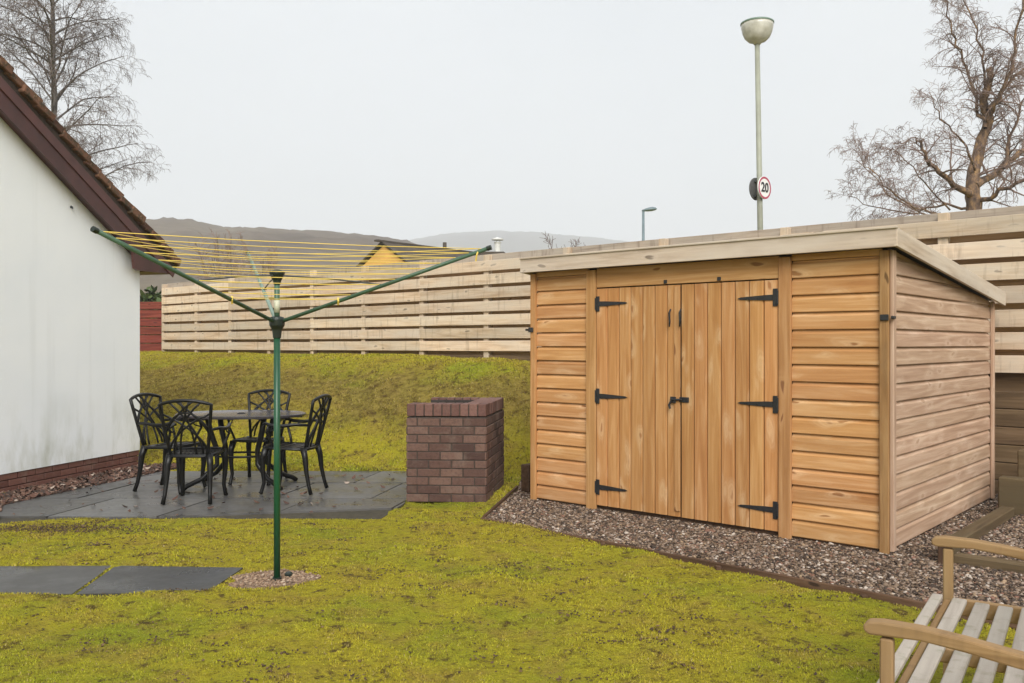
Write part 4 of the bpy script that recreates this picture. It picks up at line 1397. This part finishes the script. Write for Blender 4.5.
# ------------------------------------------------------------------ house beyond the fence
FHD = 42.0
gA = at(357, 266, FHD); ap = at(382, 242, FHD); zr = ap.z
fh = thing('timber_house', 'distant house with a yellow timber gable and dark roof beyond the fence', 'house', (ap.x, ap.y, 1.2))
hd = Vector((.62, .785, 0)); gd = Vector((hd.y, -hd.x, 0))     # ridge runs right and away
half = 3.4; sl_ = .62
base = Vector((ap.x, ap.y, 0)) + gd * .0
out = [(-half, 1.2), (half, 1.2), (half, zr - .15 - sl_ * half), (0, zr - .15), (-half, zr - .15 - sl_ * half)]
m = MB(); m.prism(out, base + hd * 3.9, gd, Vector((0, 0, 1)), hd, 7.6); m.build('wall', M['far_yellow'], fh)
m = MB()
for s_ in (-1, 1):
    e = gd * (s_ * (half + .5)) + Vector((0, 0, -sl_ * (half + .5)))
    n_ = Vector((gd.x * s_ * sl_, gd.y * s_ * sl_, 1)).normalized()
    for i in range(14):
        a0, a1 = i / 14, (i + 1) / 14
        m.bar(base + hd * 4.15 + Vector((0, 0, zr)) + e * a0 + n_ * .02, base + hd * 4.15 + Vector((0, 0, zr)) + e * (a1 + .01), 8.4, .07, up=n_, ch=.01)
rfo = m.build('roof', M['roof_dark'], fh)
m = MB(); m.bar(base - hd * .4 + Vector((0, 0, zr + .04)), base + hd * 8.4 + Vector((0, 0, zr + .04)), .25, .08); m.build('ridge', M['roof_dark'], rfo)
m = MB(); q = base + hd * 4.4; m.tube([(q.x, q.y, zr - .1), (q.x, q.y, zr + .38)], .10, 10); m.build('vent_pipe', M['roof_dark'], rfo, smooth=True)
m = MB(); m.cbox(base - gd * .2 + hd * .08 + Vector((0, 0, zr - 2.6)), (1.2, .06, 1.0), np.array([gd, hd, (0, 0, 1)]).T, .01); m.build('window', M['window_dark'], fh)
# second roof with the flue
D3 = 38.0; qf = at(497, 250, D3)
f2 = thing('low_house', 'distant low house with a dark roof and a pale metal flue beyond the fence', 'house', (qf.x, qf.y, 1.2))
zr2 = at(0, 253, D3).z
m = MB(); m.cbox((qf.x + .1, qf.y + 2, 2.5), (3.6, 4.5, 2.6), ch=.02); m.build('wall', M['white_render'], f2)
m = MB()
m.prism([(-2.5, -1.6), (2.5, -1.6), (0.35, .0), (-.5, .0)], (qf.x - .05, qf.y + 2, zr2), (1, 0, 0), (0, 0, 1), (0, -1, 0), 5.2)
r2 = m.build('roof', M['roof_dark'], f2)
m = MB(); m.lathe((qf.x, qf.y + 1.2, zr2 - .05), [(.13, 0), (.13, .60), (.16, .62), (.16, .66), (.10, .67)], 14); m.lathe((qf.x, qf.y + 1.2, zr2 + .70), [(.27, 0), (.27, .04), (.05, .12)], 14)
for a in (0, 2.1, 4.2): m.tube([(qf.x + .1 * math.cos(a), qf.y + 1.2 + .1 * math.sin(a), zr2 + .6), (qf.x + .1 * math.cos(a), qf.y + 1.2 + .1 * math.sin(a), zr2 + .72)], .015, 5)
m.build('flue', M['flue'], r2)

# road beyond the fence
m = MB(); c = FPt(-2, -6, 1.262); rdc = FPt(6, -5.5, 1.262)
m.prism([(-60, -2.4), (60, -2.4), (60, 2.4), (-60, 2.4)], rdc, A, B, (0, 0, 1), .02)
tag(m.build('road', M['asphalt'], origin=tuple(rdc)), 'road behind the fence', 'road', kind='structure')


# ------------------------------------------------------------------ trees
class Tree:
    def __init__(self): self.lines = []          # (pts, radii, level)

    def branch(self, p, d, L_, r0, level, n=6, droop=0.0, jitter=.16, r1=None):
        pts = [Vector(p)]; rad = [r0]; d = Vector(d).normalized(); r1 = r0 * .35 if r1 is None else r1
        for i in range(n):
            d = (d + Vector((random.gauss(0, jitter), random.gauss(0, jitter), random.gauss(0, jitter) - droop * (i + 1) / n))).normalized()
            pts.append(pts[-1] + d * (L_ / n)); rad.append(r0 + (r1 - r0) * (i + 1) / n)
        self.lines.append((pts, rad, level))
        return pts, rad

    def limb(self, pts, r0, r1, level=0):
        out = []; n = len(pts)
        for i in range(n - 1):
            for k in range(3):
                q = pts[i].lerp(pts[i + 1], k / 3)
                if i or k: q = q + Vector((random.gauss(0, .03), random.gauss(0, .03), random.gauss(0, .03)))
                out.append(q)
        out.append(pts[-1])
        rad = [r0 + (r1 - r0) * (i / (len(out) - 1)) ** .8 for i in range(len(out))]
        self.lines.append((out, rad, level))
        return out, rad

    def twigs(self, pts, rad, cnt, L_, level, spread=.9, up=.25, droop=.2, start=.2, rmin=.006, depth=2, fan=5, spray=1.0):
        """side shoots along a branch, and theirs in turn"""
        n = len(pts)
        for k in range(cnt):
            f = start + (1 - start) * (k + random.random()) / cnt
            x = f * (n - 1); i = min(int(x), n - 2); q = pts[i].lerp(pts[i + 1], x - i)
            t = (pts[i + 1] - pts[i]).normalized()
            o = Vector((random.gauss(0, 1), random.gauss(0, 1), random.gauss(0, 1))); o = (o - t * o.dot(t)).normalized()
            d = t * (1 - .35 * spread) + o * spread + Vector((0, 0, up))
            ll = L_ * random.uniform(.55, 1.2) * (1.05 - .5 * f)
            r0 = max(rmin, min(rad[i] * .5, .030 * ll))
            pp, rr = self.branch(q, d, ll, r0, level, 5, droop, .15, max(rmin * .6, r0 * .3))
            if depth > 1:
                self.twigs(pp, rr, fan, L_ * .46 * spray, level + 1, .8, up * .4, droop * 1.3 + .06, .15, rmin, depth - 1, fan, spray)

    def mesh(self, levels, k):
        V, Fq, R_, base = [], [], [], 0
        for (pts, rad, lv) in self.lines:
            if lv not in levels: continue
            P = np.array([tuple(p) for p in pts]); n = len(P)
            T = np.gradient(P, axis=0); T /= np.linalg.norm(T, axis=1)[:, None] + 1e-9
            ref = np.array([0.31, .55, .77]) if abs(T[0, 2]) < .9 else np.array([1., .2, 0])
            N = np.cross(T, ref); N /= np.linalg.norm(N, axis=1)[:, None] + 1e-9
            Bn = np.cross(T, N)
            a = np.arange(k) * 2 * PI / k
            ring = P[:, None] + (N[:, None] * np.cos(a)[None, :, None] + Bn[:, None] * np.sin(a)[None, :, None]) * np.array(rad)[:, None, None]
            V.append(ring.reshape(-1, 3))
            i = np.arange(n - 1)[:, None] * k; j = np.arange(k)[None]
            q = np.stack([i + j, i + (j + 1) % k, i + k + (j + 1) % k, i + k + j], -1).reshape(-1, 4) + base
            Fq.append(q); base += n * k
        return np.concatenate(V), np.concatenate(Fq)


def tree_thing(tr, name, label, cat, loc, bark_m, twig_m, trunk_levels, group=None):
    t = thing(name, label, cat, tuple(loc), group=group)
    V, Fq = tr.mesh(trunk_levels, 8); mesh_obj('trunk', V, Fq, bark_m, t, smooth=True)
    lv = set(l for (_, _, l) in tr.lines) - set(trunk_levels)
    V, Fq = tr.mesh(lv, 3); mesh_obj('crown', V, Fq, twig_m, t, smooth=True)
    return t


# left birch, behind the house
random.seed(21)
DL = 24.0
tr = Tree(); b0 = Vector((at(54, 0, DL).x, DL, .9))
tp_, tr_ = tr.limb([b0, b0 + Vector((.03, 0, 3)), b0 + Vector((-.02, 0, 6.2)), b0 + Vector((-.06, .1, 9)), b0 + Vector((-.15, 0, 12.5)), b0 + Vector((-.1, 0, 15))], .115, .025)
nb = 74
for k in range(nb):
    f = k / (nb - 1); z = 4.4 + 9.8 * f
    i = min(int((z / 15) * (len(tp_) - 1)), len(tp_) - 2)
    q = Vector((tp_[i].x, tp_[i].y, b0.z + z))
    a = k * 2.399 + random.uniform(-.4, .4)
    # most limbs spread within the plane seen from the garden as well as away from it
    el = R(random.uniform(30, 54) if f > .12 else random.uniform(10, 30))
    ll = (2.7 - 1.5 * f) * random.uniform(.75, 1.15)
    pp, rr = tr.branch(q, (math.cos(a) * math.cos(el), math.sin(a) * math.cos(el), math.sin(el)), ll, .036 * (1 - .5 * f), 1, 8, .10, .10, .008)
    tr.twigs(pp, rr, 15, 1.15, 2, .75, .15, .20, .18, .0044, 3, 4, 1.0)
tree_thing(tr, 'birch_tree', 'tall bare birch tree rising behind the white house roof', 'tree', b0, M['bark_left'], M['twig'], (0, 1))

# right birch, beyond the fence
random.seed(5)
DR = 19.0


def TP(px, py, dd=0.0): return at(px, py, DR + dd)


tr = Tree(); b0 = at(974, 300, DR); b0.z = 1.15
limbs = [
    ([b0, TP(973, 205), TP(974, 178, .1), TP(980, 150, .2), TP(985, 118, .2), TP(988, 90), TP(989, 68, -.1)], .27, .11),
    ([TP(972, 196), TP(955, 186, -.3), TP(938, 172, -.6), TP(927, 156, -.7), TP(921, 141, -.8)], .14, .045),
    ([TP(975, 186), TP(996, 173, .4), TP(1012, 158, .7), TP(1030, 146, 1.0), TP(1060, 120, 1.2)], .16, .06),
    ([TP(976, 202), TP(995, 194, -.4), TP(1015, 185, -.7), TP(1045, 172, -1)], .10, .05),
    ([TP(985, 128), TP(978, 105, .3), TP(972, 84, .5), TP(964, 60, .6), TP(955, 40, .7), TP(948, 15, .8), TP(944, -15, .8)], .075, .02),
    ([TP(986, 120), TP(998, 100, -.3), TP(1008, 78, -.4), TP(1014, 50, -.5), TP(1020, 20, -.5), TP(1024, -15, -.5)], .085, .03),
    ([TP(987, 96), TP(984, 60, .2), TP(976, 30, .3), TP(966, 0, .4), TP(960, -25, .4)], .05, .016),
    ([TP(988, 110), TP(1003, 90, .5), TP(1022, 70, .8), TP(1045, 50, 1.0)], .07, .025),
    ([TP(1004, 168), TP(1010, 140, .2), TP(1020, 112, .2), TP(1030, 85, .2)], .075, .025),
    ([TP(975, 170), TP(966, 148, -.5), TP(952, 130, -.8), TP(938, 112, -1.0), TP(931, 95, -1.0)], .05, .014),
    ([TP(921, 142, -.8), TP(915, 139, -.9), TP(905, 141, -1.0), TP(893, 144, -1.0)], .035, .012),
    ([TP(968, 208), TP(945, 205, .5), TP(918, 212, .9), TP(896, 200, 1.1), TP(875, 178, 1.2), TP(856, 160, 1.2)], .055, .012),
    ([TP(940, 214), TP(915, 206, -1.2), TP(890, 190, -1.5), TP(868, 170, -1.6), TP(855, 150, -1.6)], .045, .010),
    ([TP(930, 216), TP(900, 212, -.8), TP(872, 206, -.9), TP(850, 196, -.9)], .035, .010),
    ([TP(950, 210), TP(930, 190, -.2), TP(912, 168, -.2), TP(895, 150, -.1), TP(885, 146, 0)], .035, .010),
]
for i, (pts, r0, r1) in enumerate(limbs):
    pp, rr = tr.limb(pts, r0 * (.70 if i == 0 else .58), r1 * .58)
    ln = sum((pp[j + 1] - pp[j]).length for j in range(len(pp) - 1))
    cnt = max(9, int(ln * (8.2 if i else 4.5)))
    tr.twigs(pp, rr, cnt, 1.0 if i < 10 else .85, 2, .85, .18, .12, .30 if i == 0 else .12, .0042, 3, 5, .95)
    if i in (4, 6, 5, 7, 8): tr.twigs(pp, rr, cnt, .55, 2, .8, -.3, .5, .1, .004, 2, 4, 1.0)
tree_thing(tr, 'birch_tree', 'old bare birch with a thick forked trunk beyond the fence, behind the shed', 'tree', b0, M['bark_right'], M['twig_red'], (0,))

# small bare shrub showing above the fence and brown trees behind the red fence
random.seed(9)
def bush(px, py, D, hgt, spread_, label, base_z=1.2, nstem=9, group=None, name='bare_shrub', twm='twig'):
    tr = Tree(); top = at(px, py, D); b = Vector((top.x, D, base_z)); hh = top.z - base_z
    for k in range(nstem):
        a = 2 * PI * k / nstem + random.random(); s = spread_ * random.uniform(.2, 1)
        d = Vector((math.cos(a) * s, math.sin(a) * s, 1))
        pp, rr = tr.branch(b, d, hh * random.uniform(.8, 1.05), hh * .010, 0 if k < 3 else 1, 6, 0, .06)
        tr.twigs(pp, rr, 16, hh * .22, 2, .7, .4, .0, .3, D * .00034, 2, 5)
    return tree_thing(tr, name, label, 'tree' if name != 'bare_shrub' else 'shrub', b, M['bark_left'], M[twm], (0,), group)


bush(578, 238, 26, 1, .22, 'bare shrub whose twigs just top the fence left of the shed roof', nstem=7)
bush(222, 238, 60, 1, .30, 'bare brown tree on the hillside directly behind the dryer lines', group='bare trees beyond the fence', name='bare_tree', twm='twig_red')
bush(260, 244, 70, 1, .36, 'bare brown tree on the hillside, right of the other one', group='bare trees beyond the fence', name='bare_tree', twm='twig_red')


def shrub(px, py, D, w_, label):
    c = at(px, py, D); n = 2600
    t = thing('evergreen_shrub', label, 'shrub', (c.x, D, 1.2))
    hh = c.z - 1.2
    q = RNG.normal(0, 1, (n, 3)); q /= np.linalg.norm(q, axis=1)[:, None]
    rr = RNG.random(n) ** .4
    lump = 1 + .22 * np.sin(q[:, 0] * 5 + 1) * np.cos(q[:, 2] * 6)
    P = q * (rr * lump)[:, None] * np.array([w_, w_, hh * .52]) + np.array([c.x, D, 1.2 + hh * .52])
    o = scatter_flakes('foliage', P[:, 0], P[:, 1], P[:, 2], .075, M['shrub'], .3, 1.2)
    o.data.transform(Matrix.Translation(-Vector((c.x, D, 1.2)))); o.parent = t
    m = MB(); m.tube([(c.x, D, 1.1), (c.x + .03, D, 1.2 + hh * .5)], [.05, .02], 7); m.build('stem', M['bark_left'], t)


shrub(150, 294, 23.0, .60, 'green evergreen shrub showing over the red fence beside the house')

# ------------------------------------------------------------------ hills
def hills(name, label, table, Dr, D0_, mat, rough, seed, drop, nA=420, nD=46):
    xs = [p[0] for p in table]; hs = [p[1] for p in table]
    az = np.linspace(xs[0], xs[-1], nA)
    ridge = (np.interp(az, xs, hs) - drop) / F * Dr + H
    f = np.linspace(0, 1.35, nD)
    AZ, FF = np.meshgrid(az, f)
    D = D0_ + (Dr - D0_) * FF
    sl2 = np.where(FF <= 1, sm(FF, -.15, 1.0), 1 - .55 * (FF - 1) / .35)
    Z = 1.0 + (ridge[None, :] - 1.0) * sl2
    X = (AZ - CX) / F * D
    amp = rough * sm(FF, .05, .3)
    Z = Z + amp * ((vnoise(X, D, rough * 9, seed) - .5) * .7 + (vnoise(X, D, rough * 1.5, seed + 1) - .5) * .7)
    Z[0, :] = -.5
    i = (np.arange(nD - 1)[:, None] * nA + np.arange(nA - 1)[None]).ravel()
    o = mesh_obj(name, np.stack([X, D, Z], -1).reshape(-1, 3), np.stack([i, i + 1, i + nA + 1, i + nA], 1), mat, smooth=False)
    return tag(o, label, 'hill', kind='structure')


hills('wooded_hill', 'wooded brown hill behind the gardens',
      [(-500, 70), (-200, 95), (60, 110), (130, 117), (165, 119), (186, 118.5), (205, 114), (232, 109), (262, 110), (300, 107), (350, 103.5), (400, 98), (440, 88), (480, 74), (560, 50), (760, 30), (1500, 22)],
      420, 90, M['hill_near'], 2.4, 3, 3.5)
hills('far_hill', 'pale distant hill in the mist',
      [(-400, 40), (200, 70), (350, 92), (410, 101), (440, 106), (470, 108.5), (500, 110), (535, 108), (570, 105), (605, 102), (650, 97), (720, 86), (850, 60), (1600, 40)],
      1550, 600, M['hill_far'], 4.0, 6, 2.0)

# ------------------------------------------------------------------ haze
hz = NT('haze')
pv = hz.n('VolumePrincipled'); pv.inputs['Color'].default_value = (.94, .97, 1, 1); pv.inputs['Density'].default_value = .0010; pv.inputs['Anisotropy'].default_value = 0.0
out = hz.t.nodes['Material Output']
for l in list(out.inputs['Surface'].links): hz.t.links.remove(l)
hz.t.nodes.remove(hz.b)
hz.l(pv.outputs['Volume'], out.inputs['Volume'])
V = [(x, y, z) for x in (-1900, 1900) for y in (-350, 2300) for z in (-2.5, 260)]
Fc = [[0, 1, 3, 2], [4, 6, 7, 5], [0, 4, 5, 1], [2, 3, 7, 6], [0, 2, 6, 4], [1, 5, 7, 3]]
hb = mesh_obj('haze', V, Fc, hz.m)
tag(hb, 'thin pale mist over the valley', 'haze', kind='stuff')

# ------------------------------------------------------------------ light, sky, camera
EL, AZS = R(38), R(175)                          # the bright part of the overcast: high, behind the camera and to its right
sd = Vector((math.sin(AZS) * math.cos(EL), math.cos(AZS) * math.cos(EL), math.sin(EL)))
su = bpy.data.lights.new('sun', 'SUN'); su.energy = 1.5; su.angle = R(36); su.color = (1, .965, .91)
so = bpy.data.objects.new('sun', su); COL.objects.link(so)
so.rotation_euler = (-sd).to_track_quat('-Z', 'Y').to_euler()

wd = bpy.data.worlds.new('World'); scene.world = wd; wd.use_nodes = True
nt = wd.node_tree; bg = nt.nodes['Background']
sky = nt.nodes.new('ShaderNodeTexSky'); sky.sky_type = 'NISHITA'; sky.sun_disc = False
sky.sun_elevation = EL; sky.sun_rotation = AZS; sky.air_density = 1; sky.dust_density = 4
tc = nt.nodes.new('ShaderNodeTexCoord'); mp = nt.nodes.new('ShaderNodeMapping'); mp.inputs['Scale'].default_value = (1, 1, 2.2)
nt.links.new(tc.outputs['Generated'], mp.inputs['Vector'])
ns = nt.nodes.new('ShaderNodeTexNoise'); ns.inputs['Scale'].default_value = 1.6; ns.inputs['Detail'].default_value = 3
nt.links.new(mp.outputs['Vector'], ns.inputs['Vector'])
rp = nt.nodes.new('ShaderNodeValToRGB')
SKYV = 2.16
rp.color_ramp.elements[0].position = .36; rp.color_ramp.elements[0].color = (SKYV * .89, SKYV * .935, SKYV * .99, 1)
rp.color_ramp.elements[1].position = .66; rp.color_ramp.elements[1].color = (SKYV * 1.03, SKYV * 1.06, SKYV * 1.10, 1)
nt.links.new(ns.outputs['Fac'], rp.inputs['Fac'])
sx = nt.nodes.new('ShaderNodeSeparateXYZ'); nt.links.new(tc.outputs['Generated'], sx.inputs[0])
mr = nt.nodes.new('ShaderNodeMapRange'); nt.links.new(sx.outputs['Z'], mr.inputs['Value'])      # overcast: paler towards the horizon
for k_, v_ in (('From Min', .0), ('From Max', .42), ('To Min', .80), ('To Max', 1.0)): mr.inputs[k_].default_value = v_
vm = nt.nodes.new('ShaderNodeVectorMath'); vm.operation = 'SCALE'
nt.links.new(rp.outputs['Color'], vm.inputs[0]); nt.links.new(mr.outputs['Result'], vm.inputs['Scale'])
mx = nt.nodes.new('ShaderNodeMix'); mx.data_type = 'RGBA'; mx.inputs[0].default_value = .95
nt.links.new(sky.outputs['Color'], mx.inputs[6]); nt.links.new(vm.outputs['Vector'], mx.inputs[7])
nt.links.new(mx.outputs[2], bg.inputs['Color']); bg.inputs['Strength'].default_value = .12

cam = bpy.data.cameras.new('camera'); co = bpy.data.objects.new('camera', cam); COL.objects.link(co)
co.location = (0, 0, H); co.rotation_euler = (R(90), 0, 0)
cam.sensor_width = 36; cam.lens = F / 1024 * 36; cam.shift_y = (CY - 341.5) / 1024
cam.clip_start = .05; cam.clip_end = 6000
scene.camera = co
scene.cycles.volume_bounces = 2
scene.view_settings.view_transform = 'Standard'; scene.view_settings.look = 'None'
scene.view_settings.exposure = 1.72; scene.view_settings.gamma = 1
